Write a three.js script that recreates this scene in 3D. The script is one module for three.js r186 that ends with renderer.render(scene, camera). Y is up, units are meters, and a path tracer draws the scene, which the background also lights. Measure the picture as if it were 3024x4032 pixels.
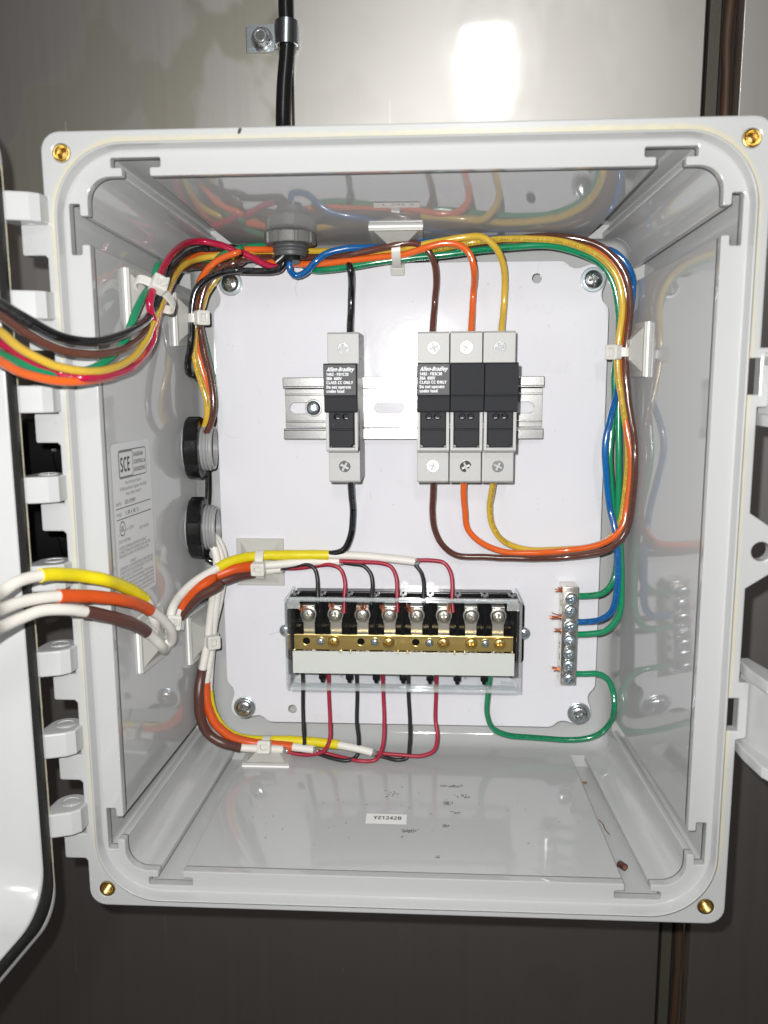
import * as THREE from 'three';
import { mergeGeometries, mergeVertices, toCreasedNormals } from 'three/addons/utils/BufferGeometryUtils.js';
import { RoundedBoxGeometry } from 'three/addons/geometries/RoundedBoxGeometry.js';
import { Brush, Evaluator, SUBTRACTION } from 'three-bvh-csg';

// ---------------------------------------------------------------- camera, light, exposure
// All lengths below are millimetres (the mesh helper turns them into metres). Origin: centre of the box's front flange.
const MM = 0.001;
const scene = new THREE.Scene();
const camera = new THREE.PerspectiveCamera(62.84, 0.75, 0.01, 20);
camera.position.set(14.62 * MM, 74.89 * MM, 364.76 * MM);
camera.rotation.order = 'YXZ';
camera.rotation.set(-0.1586, 0.0586, -0.0055);
camera.focus = 0.455;
camera.userData.fStop = 9;
scene.add(camera);
scene.background = new THREE.Color().setRGB(0.021, 0.0172, 0.0158);          // dim room
const renderer = new THREE.WebGLRenderer({ antialias: true });
renderer.toneMapping = THREE.LinearToneMapping;
renderer.toneMappingExposure = 1.42;
renderer.shadowMap.enabled = true;

// the flash beside the lens: up and to the left of it
const FLASH = [0.5, 92, 366];
const flash = new THREE.PointLight(new THREE.Color().setRGB(1, 0.985, 0.955), 0.6, 0, 2);
flash.position.set(FLASH[0] * MM, FLASH[1] * MM, FLASH[2] * MM);
flash.castShadow = true; flash.shadow.radius = 0.16;
flash.shadow.camera.near = 0.02; flash.shadow.camera.far = 3; flash.shadow.mapSize.set(2048, 2048);
scene.add(flash);
// a ceiling luminaire behind the photographer, mirrored in the steel sheet
const LAMP = { at: [200, 1165, 2590], w: 0.155, h: 0.27, L: 52 };
const lampDir = new THREE.Vector3(44 - LAMP.at[0], 247 - LAMP.at[1], -150 - LAMP.at[2]).normalize();
const ceiling = new THREE.RectAreaLight(new THREE.Color().setRGB(1, 0.99, 0.965), LAMP.L, LAMP.w, LAMP.h);
ceiling.position.set(LAMP.at[0] * MM, LAMP.at[1] * MM, LAMP.at[2] * MM).addScaledVector(lampDir, 0.012);
ceiling.lookAt(44 * MM, 247 * MM, -150 * MM);
scene.add(ceiling);

// ---------------------------------------------------------------- helpers
let seed = 11;
const rnd = () => { seed = (seed * 1664525 + 1013904223) % 4294967296; return seed / 4294967296; };
const R = (a, b) => a + (b - a) * rnd();
const C = (r, g, b) => new THREE.Color().setRGB(r, g, b);
const V = (x, y, z) => new THREE.Vector3(x, y, z);
const taken = {};
function numbered(n) { if (!(n in taken)) { taken[n] = 0; return n; } taken[n]++; return n + '_' + String(taken[n]).padStart(3, '0'); }
function clean(g) {
  let h = g.index ? g.toNonIndexed() : g.clone();
  for (const k of Object.keys(h.attributes)) if (!['position', 'normal', 'uv'].includes(k)) h.deleteAttribute(k);
  if (!h.attributes.normal) h.computeVertexNormals();
  if (!h.attributes.uv) h.setAttribute('uv', new THREE.BufferAttribute(new Float32Array(h.attributes.position.count * 2), 2));
  h.morphAttributes = {}; h.clearGroups();
  return h;
}
function boxUV(g, s = 0.02) {                       // uv: 1 = 50 mm on the dominant plane of each face
  const p = g.attributes.position, uv = g.attributes.uv, a = V(), b = V(), c = V(), n = V();
  for (let i = 0; i < p.count; i += 3) {
    a.fromBufferAttribute(p, i); b.fromBufferAttribute(p, i + 1); c.fromBufferAttribute(p, i + 2);
    n.copy(b).sub(a).cross(c.clone().sub(a));
    const x = Math.abs(n.x), y = Math.abs(n.y), z = Math.abs(n.z);
    for (let k = 0; k < 3; k++) {
      const q = [a, b, c][k];
      if (z >= x && z >= y) uv.setXY(i + k, q.x * s, q.y * s); else if (x >= y) uv.setXY(i + k, q.z * s, q.y * s); else uv.setXY(i + k, q.x * s, q.z * s);
    }
  }
  return g;
}
function mesh(name, geos, mat, parent, { keepUV = false, label } = {}) {
  const list = (Array.isArray(geos) ? geos : [geos]).map(clean);
  const g = list.length > 1 ? mergeGeometries(list) : list[0];
  if (!keepUV) boxUV(g);
  const o = parent && parent !== scene ? parent.userData.base : null;
  if (o) g.translate(-o[0], -o[1], -o[2]);
  g.scale(MM, MM, MM);
  const m = new THREE.Mesh(g, mat);
  m.name = parent && parent !== scene ? name : numbered(name);
  m.castShadow = m.receiveShadow = true;
  if (label) m.userData.label = label;
  (parent ?? scene).add(m);
  m.userData.base = o ?? [0, 0, 0];
  return m;
}
// a Group at the thing's base; parts may be given in world millimetres (base at) or locally (base 0)
function thing(name, label, category, at = [0, 0, 0], { group, local = false } = {}) {
  const g = new THREE.Group(); g.name = numbered(name);
  g.position.set(at[0] * MM, at[1] * MM, at[2] * MM);
  g.userData = { label, category, base: local ? [0, 0, 0] : at };
  if (group) g.userData.group = group;
  scene.add(g); return g;
}
function tag(m, label, category, group) { m.userData.label = label; m.userData.category = category; if (group) m.userData.group = group; return m; }
const basis = (g, x, y, z) => g.quaternion.setFromRotationMatrix(new THREE.Matrix4().makeBasis(x, y, z));
const box = (x0, x1, y0, y1, z0, z1, r = 0) => {
  const w = x1 - x0, h = y1 - y0, d = z1 - z0;
  const g = r > 0 ? new RoundedBoxGeometry(w, h, d, 2, Math.min(r, w / 2.01, h / 2.01, d / 2.01)) : new THREE.BoxGeometry(w, h, d);
  return g.translate((x0 + x1) / 2, (y0 + y1) / 2, (z0 + z1) / 2);
};
const cyl = (r0, r1, h, n = 24) => new THREE.CylinderGeometry(r0, r1, h, n);      // along y
const cylZ = (r0, r1, h, n = 24) => cyl(r0, r1, h, n).rotateX(Math.PI / 2);         // along z; r0 at +z
const cylX = (r0, r1, h, n = 24) => cyl(r0, r1, h, n).rotateZ(-Math.PI / 2);        // along x; r0 at +x
function rr(hx, hy, r, seg = 10, cx = 0, cy = 0) {                                    // rounded rectangle, anticlockwise
  const out = [];
  for (const [sx, sy, a0] of [[1, 1, 0], [-1, 1, 90], [-1, -1, 180], [1, -1, 270]])
    for (let i = 0; i <= seg; i++) { const a = (a0 + 90 * i / seg) * Math.PI / 180; out.push([cx + sx * (hx - r) + r * Math.cos(a), cy + sy * (hy - r) + r * Math.sin(a)]); }
  return out;
}
function loft(rings, crease = 0.6, closed = true) {
  const pos = [], idx = [], n = rings[0].length;
  for (const r of rings) for (const p of r) pos.push(...p);
  for (let i = 0; i + 1 < rings.length; i++) for (let j = 0; j < (closed ? n : n - 1); j++) {
    const k = (j + 1) % n, a = i * n + j, b = i * n + k, c = a + n, d = b + n;
    idx.push(a, b, d, a, d, c);
  }
  const g = new THREE.BufferGeometry();
  g.setAttribute('position', new THREE.Float32BufferAttribute(pos, 3)); g.setIndex(idx);
  return toCreasedNormals(g, crease);
}
const shapeOf = (pts) => new THREE.Shape(pts.map(([x, y]) => new THREE.Vector2(x, y)));
const holeOf = (pts) => new THREE.Path(pts.map(([x, y]) => new THREE.Vector2(x, y)));
const circle = (x, y, r, n = 24) => Array.from({ length: n }, (_, i) => [x + r * Math.cos(i / n * 2 * Math.PI), y + r * Math.sin(i / n * 2 * Math.PI)]);
function plate(outer, holes, z0, z1, bevel = 0) {
  const s = shapeOf(outer); for (const h of holes) s.holes.push(holeOf(h));
  const g = new THREE.ExtrudeGeometry(s, { depth: z1 - z0 - 2 * bevel, bevelEnabled: bevel > 0, bevelSize: bevel, bevelThickness: bevel, bevelOffset: -bevel, bevelSegments: 2, curveSegments: 8 });
  return toCreasedNormals(g.translate(0, 0, z0 + bevel), 0.3);
}
function catmull(pts, n, closed = false) { return new THREE.CatmullRomCurve3(pts.map((p) => V(...p)), closed, 'centripetal').getSpacedPoints(n); }
// a round wire along points; uv: u along (1 = ulen mm), v around with v = 0.25 at the side that faces +z
function sweep(P, r, { n = 14, ulen = 160, caps = true, ref = V(0, 0, 1), rf } = {}) {
  const pos = [], nor = [], uv = [], idx = [], m = P.length; let N = null, len = 0;
  for (let i = 0; i < m; i++) {
    const t = P[Math.min(i + 1, m - 1)].clone().sub(P[Math.max(i - 1, 0)]).normalize();
    if (i) len += P[i].distanceTo(P[i - 1]);
    const f = ref.clone().addScaledVector(t, -ref.dot(t)), fl = f.length();
    if (N) { N.addScaledVector(t, -N.dot(t)).normalize(); if (fl > 0.35) N.lerp(f.normalize(), 0.35).normalize(); } else N = fl > 0.1 ? f.normalize() : V(0, 1, 0).addScaledVector(t, -t.y).normalize();
    const B = t.clone().cross(N);
    for (let j = 0; j <= n; j++) {
      const a = (j / n) * Math.PI * 2 - Math.PI / 2, d = N.clone().multiplyScalar(Math.sin(a) * 1).addScaledVector(B, Math.cos(a));
      const rad = rf ? rf(len, j / n, i / (m - 1)) : r;
      pos.push(P[i].x + d.x * rad, P[i].y + d.y * rad, P[i].z + d.z * rad); nor.push(d.x, d.y, d.z); uv.push(len / ulen, j / n);
      if (i && j) { const q = i * (n + 1) + j; idx.push(q - n - 2, q - 1, q, q - n - 2, q, q - n - 1); }
    }
  }
  const g = new THREE.BufferGeometry();
  g.setAttribute('position', new THREE.Float32BufferAttribute(pos, 3)); g.setAttribute('normal', new THREE.Float32BufferAttribute(nor, 3)); g.setAttribute('uv', new THREE.Float32BufferAttribute(uv, 2)); g.setIndex(idx);
  if (rf) g.computeVertexNormals();
  const out = [g];
  if (caps) for (const e of [0, m - 1]) {
    const t = P[e].clone().sub(P[e ? m - 2 : 1]).normalize(), c = new THREE.CircleGeometry(rf ? rf(e ? len : 0, 0, e ? 1 : 0) : r, n);
    c.applyQuaternion(new THREE.Quaternion().setFromUnitVectors(V(0, 0, 1), t)).translate(P[e].x, P[e].y, P[e].z); out.push(c);
  }
  return mergeGeometries(out.map(clean));
}
// noise
const hash = (x, y, s) => { let h = Math.imul(x, 374761393) ^ Math.imul(y, 668265263) ^ Math.imul(s, 2147483647 ^ 912271); h = Math.imul(h ^ (h >>> 13), 1274126177); return ((h ^ (h >>> 16)) >>> 0) / 4294967296; };
function vnoise(x, y, s, px = 0, py = 0) {
  const xi = Math.floor(x), yi = Math.floor(y), fx = x - xi, fy = y - yi, u = fx * fx * (3 - 2 * fx), v = fy * fy * (3 - 2 * fy);
  const w = (a, p) => (p ? ((a % p) + p) % p : a), h = (i, j) => hash(w(xi + i, px), w(yi + j, py), s);
  return (h(0, 0) * (1 - u) + h(1, 0) * u) * (1 - v) + (h(0, 1) * (1 - u) + h(1, 1) * u) * v;
}
const fbm = (x, y, s, o = 4) => { let a = 0.5, t = 0, f = 1; for (let i = 0; i < o; i++, a *= 0.5, f *= 2) t += a * vnoise(x * f, y * f, s + i); return t / (1 - Math.pow(0.5, o)); };
function dataTex(w, h, fn, srgb = false) {
  const d = new Uint8Array(w * h * 4);
  for (let y = 0; y < h; y++) for (let x = 0; x < w; x++) { const v = fn(x / w, y / h); const o = (y * w + x) * 4; for (let c = 0; c < 3; c++) d[o + c] = Math.max(0, Math.min(255, Math.round(255 * (Array.isArray(v) ? v[c] : v)))); d[o + 3] = 255; }
  const t = new THREE.DataTexture(d, w, h); t.magFilter = t.minFilter = THREE.LinearFilter; t.wrapS = t.wrapT = THREE.RepeatWrapping; if (srgb) t.colorSpace = THREE.SRGBColorSpace; t.needsUpdate = true; return t;
}
function canvasTex(w, h, draw) {
  const c = document.createElement('canvas'); c.width = w; c.height = h; const x = c.getContext('2d'); draw(x, w, h);
  const t = new THREE.CanvasTexture(c); t.colorSpace = THREE.SRGBColorSpace; t.anisotropy = 8; t.wrapS = t.wrapT = THREE.RepeatWrapping; return t;
}

// ---------------------------------------------------------------- materials
const tiled = (n) => (x, y) => { let a = 0; for (const [k, w] of n) a += w * vnoise(x * k, y * k, k, k, k); return a; };
const peel = dataTex(512, 512, tiled([[28, 0.5], [56, 0.3], [110, 0.2]]));           // orange peel, 50 mm tile
const fine = dataTex(512, 512, tiled([[64, 0.4], [160, 0.6]]));
const wavy = dataTex(256, 256, tiled([[3, 0.6], [7, 0.4]]));
// the plate's skin: orange peel over a slightly wavy film, 250 mm tile, in float steps
const filmTex = (() => { const n = 1024, d = new Float32Array(n * n * 4); for (let y = 0; y < n; y++) for (let x = 0; x < n; x++) { const u = x / n, v = y / n, low = 0.5 * vnoise(u * 5, v * 5, 71, 5, 5) + 0.16 * vnoise(u * 13, v * 13, 72, 13, 13), mid = 0.03 * vnoise(u * 60, v * 60, 73, 60, 60), pe = 0.012 * vnoise(u * 180, v * 180, 74, 180, 180); const o = (y * n + x) * 4; d[o] = d[o + 1] = d[o + 2] = low + mid + pe; d[o + 3] = 1; } const t = new THREE.DataTexture(d, n, n, THREE.RGBAFormat, THREE.FloatType); t.magFilter = t.minFilter = THREE.LinearFilter; t.wrapS = t.wrapT = THREE.RepeatWrapping; t.repeat.set(0.92, 1.12); t.needsUpdate = true; return t; })();
const std = (color, roughness, o = {}) => new THREE.MeshPhysicalMaterial({ color, roughness, metalness: 0, ...o });
const M = {};
M.box = std(C(0.395, 0.402, 0.405), 0.055, { bumpMap: peel, bumpScale: 0.000004, ior: 1.58 });
M.door = std(C(0.43, 0.44, 0.445), 0.16, { bumpMap: peel, bumpScale: 0.000008 });
M.panel = std(C(1, 1, 1), 0.1, { bumpMap: filmTex, bumpScale: 0.0006 });
M.nylon = std(C(0.6, 0.6, 0.57), 0.3, { transmission: 0.35, thickness: 0, bumpMap: fine, bumpScale: 0.00001 });
M.tie = std(C(0.72, 0.71, 0.67), 0.28, { transmission: 0.25, thickness: 0 });
M.foam = std(C(0.8, 0.8, 0.79), 0.8);
M.zinc = std(C(0.6, 0.62, 0.63), 0.22, { metalness: 1, bumpMap: fine, bumpScale: 0.00001 });
M.zincBlue = std(C(0.54, 0.6, 0.64), 0.3, { metalness: 1, bumpMap: fine, bumpScale: 0.00001 });
M.rail = std(C(0.42, 0.42, 0.415), 0.24, { metalness: 1, bumpMap: fine, bumpScale: 0.000012 });
M.nickel = std(C(0.68, 0.65, 0.6), 0.36, { metalness: 1, bumpMap: fine, bumpScale: 0.00001 });
M.brass = std(C(0.74, 0.53, 0.19), 0.3, { metalness: 1 });
M.brassBar = std(C(0.7, 0.52, 0.2), 0.34, { metalness: 1, bumpMap: fine, bumpScale: 0.000015 });
M.copper = std(C(0.72, 0.32, 0.2), 0.35, { metalness: 1 });
M.foil = std(C(0.75, 0.78, 0.78), 0.25, { metalness: 1 });
M.blackPl = std(C(0.007, 0.007, 0.008), 0.2, { bumpMap: fine, bumpScale: 0.00001 });
M.blackMatte = std(C(0.018, 0.018, 0.02), 0.5, { bumpMap: fine, bumpScale: 0.00003 });
M.darkGrey = std(C(0.019, 0.02, 0.024), 0.75, { specularIntensity: 0.5, bumpMap: fine, bumpScale: 0.00002 });
M.drawer = std(C(0.008, 0.009, 0.013), 0.6, { specularIntensity: 0.5, bumpMap: fine, bumpScale: 0.00002 });
M.fuse = std(C(0.355, 0.358, 0.352), 0.5, { bumpMap: fine, bumpScale: 0.00002 });
M.greyPvc = std(C(0.07, 0.07, 0.074), 0.42, { bumpMap: fine, bumpScale: 0.00004 });
M.greyNut = std(C(0.125, 0.125, 0.12), 0.5, { bumpMap: fine, bumpScale: 0.0001 });
M.greyTube = std(C(0.25, 0.255, 0.26), 0.35);
M.strip = std(C(0.6, 0.6, 0.575), 0.35);
M.clear = new THREE.MeshPhysicalMaterial({ color: C(0.97, 0.98, 0.98), roughness: 0.03, transmission: 1, thickness: 0, ior: 1.49 });
M.gasket = std(C(0.012, 0.012, 0.012), 0.5, { bumpMap: peel, bumpScale: 0.0002 });
M.residue = std(C(0.52, 0.48, 0.34), 0.5, { bumpMap: peel, bumpScale: 0.0001 });
M.cable = std(C(0.01, 0.01, 0.011), 0.3, { bumpMap: wavy, bumpScale: 0.00002 });
M.white = std(C(0.7, 0.685, 0.65), 0.42, { bumpMap: wavy, bumpScale: 0.0002 });
M.lead = { black: std(C(0.009, 0.009, 0.01), 0.42), red: std(C(0.29, 0.01, 0.033), 0.42) };
M.tapeY = std(C(0.6, 0.5, 0.004), 0.45); M.tapeO = std(C(0.52, 0.066, 0.005), 0.45); M.tapeN = std(C(0.075, 0.028, 0.021), 0.4);
M.clearEdge = new THREE.MeshPhysicalMaterial({ color: C(0.9, 0.92, 0.93), roughness: 0.06, transmission: 0.82, thickness: 0, ior: 1.49 });
M.dust = std(C(0.11, 0.105, 0.1), 0.8);

// ---------------------------------------------------------------- wire runs (mm)
const WIRES = {
  blackD: [[-188,119.8,150],[-170,114.8,128],[-143.6,105.8,75.0],[-142.9,102.2,60.0],[-140.5,98.3,48.0],[-134.4,92.6,36.0],[-128.7,90.5,28.0],[-123.8,90.5,18.0],[-119.8,94.2,0.0],[-118.1,101.8,-26.0],[-118.0,110.9,-42.4],[-117.7,121.7,-56.2],[-117.7,130.7,-68.5],[-116.7,139.4,-88.0],[-112.4,143.8,-100.0],[-104.3,145.4,-105.0],[-93.2,145.6,-109.0],[-93.9,143.5,-112.0],[-73.6,142.1,-113.0],[-51.4,140.2,-113.0],[-39.1,139.0,-110.0],[-32.0,136.8,-102.0],[-29.5,132.3,-95.0],[-30.0,123.0,-104.5],[-30.6,111.7,-106.0],[-30.6,103.2,-101.0],[-30.5,96.4,-97.0]],
  brownD: [[-188,116.0,150],[-170,111.0,128],[-144.5,102.0,74.0],[-143.8,98.2,59.0],[-141.4,93.1,47.0],[-135.2,87.5,35.0],[-129.4,85.6,27.0],[-124.5,85.4,17.0],[-121.1,87.6,1.2],[-119.0,93.0,-17.0],[-118.6,102.4,-35.2],[-118.3,112.0,-47.0],[-118.1,123.0,-61.4],[-117.9,130.9,-79.7],[-113.5,135.3,-99.7],[-102.6,136.5,-104.0],[-90.9,137.7,-105.0],[-88.0,140.2,-108.0],[-72.8,140.7,-109.0],[-50.4,140.4,-106.0],[-33.7,139.7,-99.0],[-20.9,141.4,-94.0],[-8.6,143.3,-92.0],[1.8,144.8,-92.0],[9.5,142.7,-93.0],[14.5,136.7,-94.0],[16.1,128.2,-98.4],[15.4,115.4,-107.0],[14.4,102.7,-100.0],[14.0,96.0,-96.0]],
  yellowD: [[-188,110.8,150],[-170,105.8,128],[-142.7,96.8,78.0],[-142.2,92.2,63.0],[-140.0,85.9,51.0],[-133.9,80.5,39.0],[-126.5,78.2,27.4],[-122.0,78.9,14.2],[-118.8,83.8,-5.0],[-117.5,92.9,-23.0],[-117.3,103.2,-35.8],[-116.9,115.2,-50.4],[-116.9,125.9,-66.8],[-116.2,133.6,-82.7],[-111.7,139.0,-97.0],[-102.0,141.2,-102.0],[-90.3,141.3,-103.0],[-87.0,142.6,-104.0],[-73.0,143.9,-110.0],[-50.7,143.9,-109.0],[-29.9,142.3,-103.0],[-16.5,141.1,-100.0],[-4.9,141.7,-98.0],[7.4,143.7,-93.0],[19.5,145.5,-91.0],[32.2,147.0,-90.0],[39.5,147.1,-91.0],[46.8,142.2,-92.0],[51.5,134.2,-97.1],[53.2,123.0,-103.9],[52.7,110.9,-105.0],[51.4,101.9,-99.0],[51.0,94.4,-95.0]],
  orangeD: [[-188,100.7,150],[-170,95.7,128],[-144.7,86.7,76.0],[-144.1,81.7,61.0],[-142.0,77.8,50.6],[-136.9,75.1,40.0],[-129.3,74.2,29.0],[-123.0,75.8,12.2],[-119.2,82.6,-11.8],[-118.4,93.0,-33.2],[-118.0,102.7,-39.5],[-117.7,112.3,-51.0],[-117.7,122.7,-65.0],[-117.2,131.6,-79.0],[-114.2,139.0,-93.7],[-109.3,142.7,-104.0],[-98.3,142.8,-108.0],[-86.7,141.6,-110.0],[-81.6,139.3,-110.0],[-60.1,136.4,-103.0],[-46.3,135.9,-100.0],[-29.5,137.1,-98.0],[-12.9,138.5,-96.0],[-0.6,139.4,-94.0],[10.7,142.2,-91.0],[19.5,144.0,-90.0],[26.6,143.7,-90.0],[32.9,139.6,-91.0],[35.6,131.9,-92.0],[36.4,119.3,-107.0],[35.3,105.0,-101.0],[34.8,95.9,-96.0]],
  greenD: [[-188,103.5,150],[-170,98.5,128],[-148.9,89.5,68.0],[-148.0,84.7,53.0],[-145.3,81.2,41.0],[-139.7,78.1,30.8],[-132.5,78.0,21.0],[-126.9,81.2,9.9],[-123.9,87.1,-2.5],[-122.1,94.8,-11.0],[-121.1,103.4,-17.9],[-120.1,112.5,-28.0],[-119.8,120.3,-42.3],[-119.5,126.5,-46.5],[-119.4,130.1,-51.8],[-119.7,133.5,-75.5],[-115.1,138.1,-105.7],[-102.7,140.3,-115.0],[-88.0,141.2,-116.0],[-83.4,142.6,-119.0],[-57.3,142.7,-119.0],[-31.3,142.1,-117.0],[-5.5,142.8,-113.0],[19.7,142.0,-107.0],[36.0,143.0,-104.0],[54.6,145.7,-105.0],[77.5,145.4,-105.0],[92.0,141.9,-104.0],[104.0,136.0,-104.0],[111.1,127.4,-104.0],[114.7,115.8,-104.0],[116.1,101.2,-103.0],[116.5,86.6,-102.0],[115.4,68.3,-101.0],[115.4,52.6,-100.0],[116.2,31.1,-99.0],[117.6,-3.1,-100.0],[118.9,-22.8,-98.0],[120.1,-42.9,-97.0],[118.8,-57.7,-96.0],[113.1,-66.2,-98.0],[103.7,-70.1,-103.0],[93.6,-71.6,-106.0]],
  redD: [[-188,107.7,150],[-170,102.7,128],[-147.9,93.7,69.0],[-147.2,88.9,54.0],[-143.7,83.0,40.2],[-136.2,77.3,27.3],[-128.1,75.7,28.6],[-123.7,75.8,18.9],[-120.0,78.3,2.0],[-118.4,84.4,-18.0],[-118.1,93.0,-32.2],[-117.6,102.3,-33.8],[-117.2,109.0,-28.2],[-117.0,114.9,-32.2],[-116.7,124.0,-44.0],[-116.7,135.3,-61.2],[-115.9,144.8,-84.9],[-109.7,147.8,-97.0],[-97.8,145.1,-96.0],[-88.5,141.0,-95.0],[-90.5,142.7,-97.0],[-83.1,139.2,-97.0],[-75.7,135.4,-97.0],[-69.9,133.9,-97.0],[-66.6,135.8,-97.0],[-62.0,147.0,-95.0]],
  blackG: [[-61.0,147.0,-94.0],[-65.0,136.2,-94.0],[-66.5,133.5,-94.0],[-70.6,132.2,-95.9],[-79.2,132.0,-97.4],[-90.8,132.5,-96.9],[-88.3,132.5,-93.0],[-97.5,131.4,-93.0],[-106.5,127.8,-93.0],[-112.6,122.4,-93.0],[-115.0,115.1,-93.0],[-115.7,107.0,-93.0],[-116.5,98.9,-94.0],[-118.1,90.7,-95.0],[-120.6,84.1,-98.0],[-120.5,78.7,-98.5],[-119.4,76.1,-109.0],[-117.1,69.5,-119.0],[-114.0,56.2,-119.0],[-116.4,34.5,-117.0],[-117.1,10.0,-117.0],[-119.0,-14.5,-114.5],[-118.7,-31.8,-117.0],[-99.2,-32.2,-117.0],[-70.5,-28.4,-112.0],[-48.1,-26.0,-108.0],[-37.2,-23.5,-107.0],[-32.4,-15.1,-106.0],[-30.5,-1.5,-105.0],[-30.7,9.8,-100.0],[-30.9,19.6,-95.0]],
  yellowH: [[-128.0,36.5,-100.0],[-114.0,38.0,-100.0],[-113.6,45.8,-100.0],[-110.4,54.5,-97.0],[-110.6,63.9,-96.0],[-113.1,73.1,-96.0],[-115.9,83.2,-97.0],[-116.7,92.4,-98.0],[-115.6,103.3,-99.0],[-111.6,113.2,-99.0],[-109.0,121.0,-100.0],[-103.9,128.8,-101.0],[-97.7,135.3,-101.0],[-89.9,139.1,-101.0],[-86.4,141.0,-101.0],[-73.5,143.3,-113.0],[-51.3,143.0,-113.0],[-26.1,141.8,-107.0],[-5.1,142.1,-104.0],[15.5,142.5,-99.0],[35.5,145.0,-94.0],[49.3,146.8,-96.0],[67.3,146.6,-96.0],[82.5,144.7,-96.0],[96.0,140.1,-96.0],[105.3,133.9,-96.0],[111.6,124.8,-96.0],[114.3,113.3,-96.0],[113.5,100.8,-95.0],[112.5,89.2,-95.0],[112.7,79.3,-95.0],[114.6,67.5,-95.0],[117.5,52.8,-95.0],[119.8,38.9,-95.0],[119.5,4.7,-97.0],[117.6,-4.7,-97.0],[113.0,-13.5,-99.1],[104.5,-19.5,-104.8],[88.4,-22.3,-109.0],[71.4,-22.4,-108.0],[64.1,-21.2,-108.0],[54.4,-16.9,-107.0],[48.6,-8.0,-106.0],[46.7,3.0,-104.0],[47.4,13.3,-98.0],[48.2,21.2,-95.0]],
  orangeH: [[-128.0,36.5,-100.0],[-114.0,34.0,-103.0],[-113.9,46.4,-104.0],[-111.2,58.6,-102.0],[-111.7,71.4,-101.0],[-114.2,83.3,-100.0],[-116.1,95.0,-100.0],[-116.1,105.1,-101.0],[-115.2,115.7,-100.0],[-112.1,126.1,-97.0],[-106.8,133.0,-95.0],[-99.4,138.4,-95.0],[-89.3,141.8,-95.0],[-90.9,143.2,-99.0],[-77.1,144.5,-105.0],[-61.3,145.4,-117.0],[-31.0,142.1,-114.0],[-5.3,141.4,-109.0],[19.6,142.2,-103.0],[40.7,146.2,-103.0],[63.6,147.0,-103.0],[83.6,145.9,-103.0],[98.9,142.0,-102.0],[109.5,134.8,-102.0],[115.8,123.6,-102.0],[118.1,110.2,-102.0],[117.0,97.5,-101.0],[115.8,84.8,-100.0],[115.5,72.0,-98.0],[117.2,57.3,-96.0],[119.4,43.6,-94.0],[121.2,31.6,-93.0],[120.4,3.1,-94.0],[118.8,-4.5,-93.0],[114.1,-11.7,-93.7],[107.3,-17.2,-98.4],[92.0,-21.7,-105.0],[73.2,-23.5,-105.0],[55.2,-22.8,-105.0],[41.9,-17.4,-105.0],[34.4,-9.9,-105.0],[32.8,1.3,-102.0],[31.8,10.4,-98.0],[31.8,21.1,-95.0]],
  brownH: [[-128.0,36.5,-100.0],[-114.0,34.0,-98.0],[-113.0,41.4,-95.0],[-107.5,50.5,-92.0],[-105.2,59.8,-91.0],[-106.3,74.0,-92.0],[-109.3,88.1,-93.0],[-111.7,100.6,-95.0],[-112.4,109.7,-96.0],[-110.4,119.4,-96.0],[-106.7,127.1,-96.0],[-99.6,133.3,-95.0],[-90.3,136.7,-95.0],[-91.1,138.2,-99.0],[-80.4,140.1,-104.0],[-63.9,142.1,-117.0],[-30.8,141.0,-112.0],[-5.2,141.6,-107.0],[15.5,141.9,-101.0],[27.7,142.8,-98.0],[40.6,144.7,-100.0],[56.2,147.0,-102.0],[70.3,148.0,-98.5],[83.0,147.8,-99.5],[94.4,145.6,-98.0],[103.8,141.2,-97.0],[111.6,133.5,-96.0],[116.2,124.7,-96.0],[118.0,111.4,-95.0],[117.3,98.0,-94.0],[116.5,86.4,-94.0],[116.7,75.6,-93.0],[118.5,62.0,-92.0],[120.8,48.5,-90.0],[121.9,32.3,-86.0],[121.6,2.9,-89.0],[119.9,-6.6,-90.0],[114.7,-14.9,-90.0],[107.8,-20.7,-94.8],[91.6,-25.1,-102.0],[65.5,-26.2,-102.0],[44.5,-25.7,-103.0],[27.6,-24.5,-103.0],[19.9,-18.3,-103.0],[15.9,-9.5,-103.0],[14.6,1.4,-101.0],[14.8,11.3,-98.0],[15.0,21.1,-95.0]],
  greenH: [[-128.0,36.5,-100.0],[-114.0,38.0,-104.0],[-114.0,46.1,-109.0],[-109.1,56.6,-108.0],[-108.9,71.3,-107.0],[-111.3,86.7,-105.0],[-113.9,101.1,-104.0],[-114.8,112.8,-104.0],[-112.3,123.4,-103.0],[-107.7,132.0,-100.0],[-102.8,137.8,-98.0],[-97.3,141.4,-97.0],[-88.8,143.8,-97.0],[-89.9,144.9,-102.0],[-77.8,146.9,-109.0],[-65.6,143.8,-117.0],[-57.9,137.1,-111.0],[-50.2,133.2,-103.5],[-37.9,133.1,-99.0],[-25.4,134.4,-98.0],[-13.1,136.2,-98.0],[-0.8,137.7,-98.0],[19.6,139.2,-97.0],[35.7,141.0,-97.0],[45.0,142.0,-98.0],[63.1,143.5,-98.0],[76.6,143.2,-98.0],[90.3,140.0,-99.0],[101.7,134.7,-99.0],[108.3,126.9,-99.0],[112.0,116.7,-99.0],[113.9,102.9,-100.0],[113.7,89.4,-101.0],[112.8,75.7,-103.0],[113.3,61.8,-103.0],[112.0,43.1,-102.0],[111.5,30.9,-101.0],[116.4,-5.6,-102.3],[118.0,-18.1,-101.0],[117.0,-30.5,-99.1],[114.6,-39.3,-97.5],[110.1,-45.2,-99.5],[103.0,-47.6,-103.0],[93.0,-48.8,-106.0]],
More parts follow.
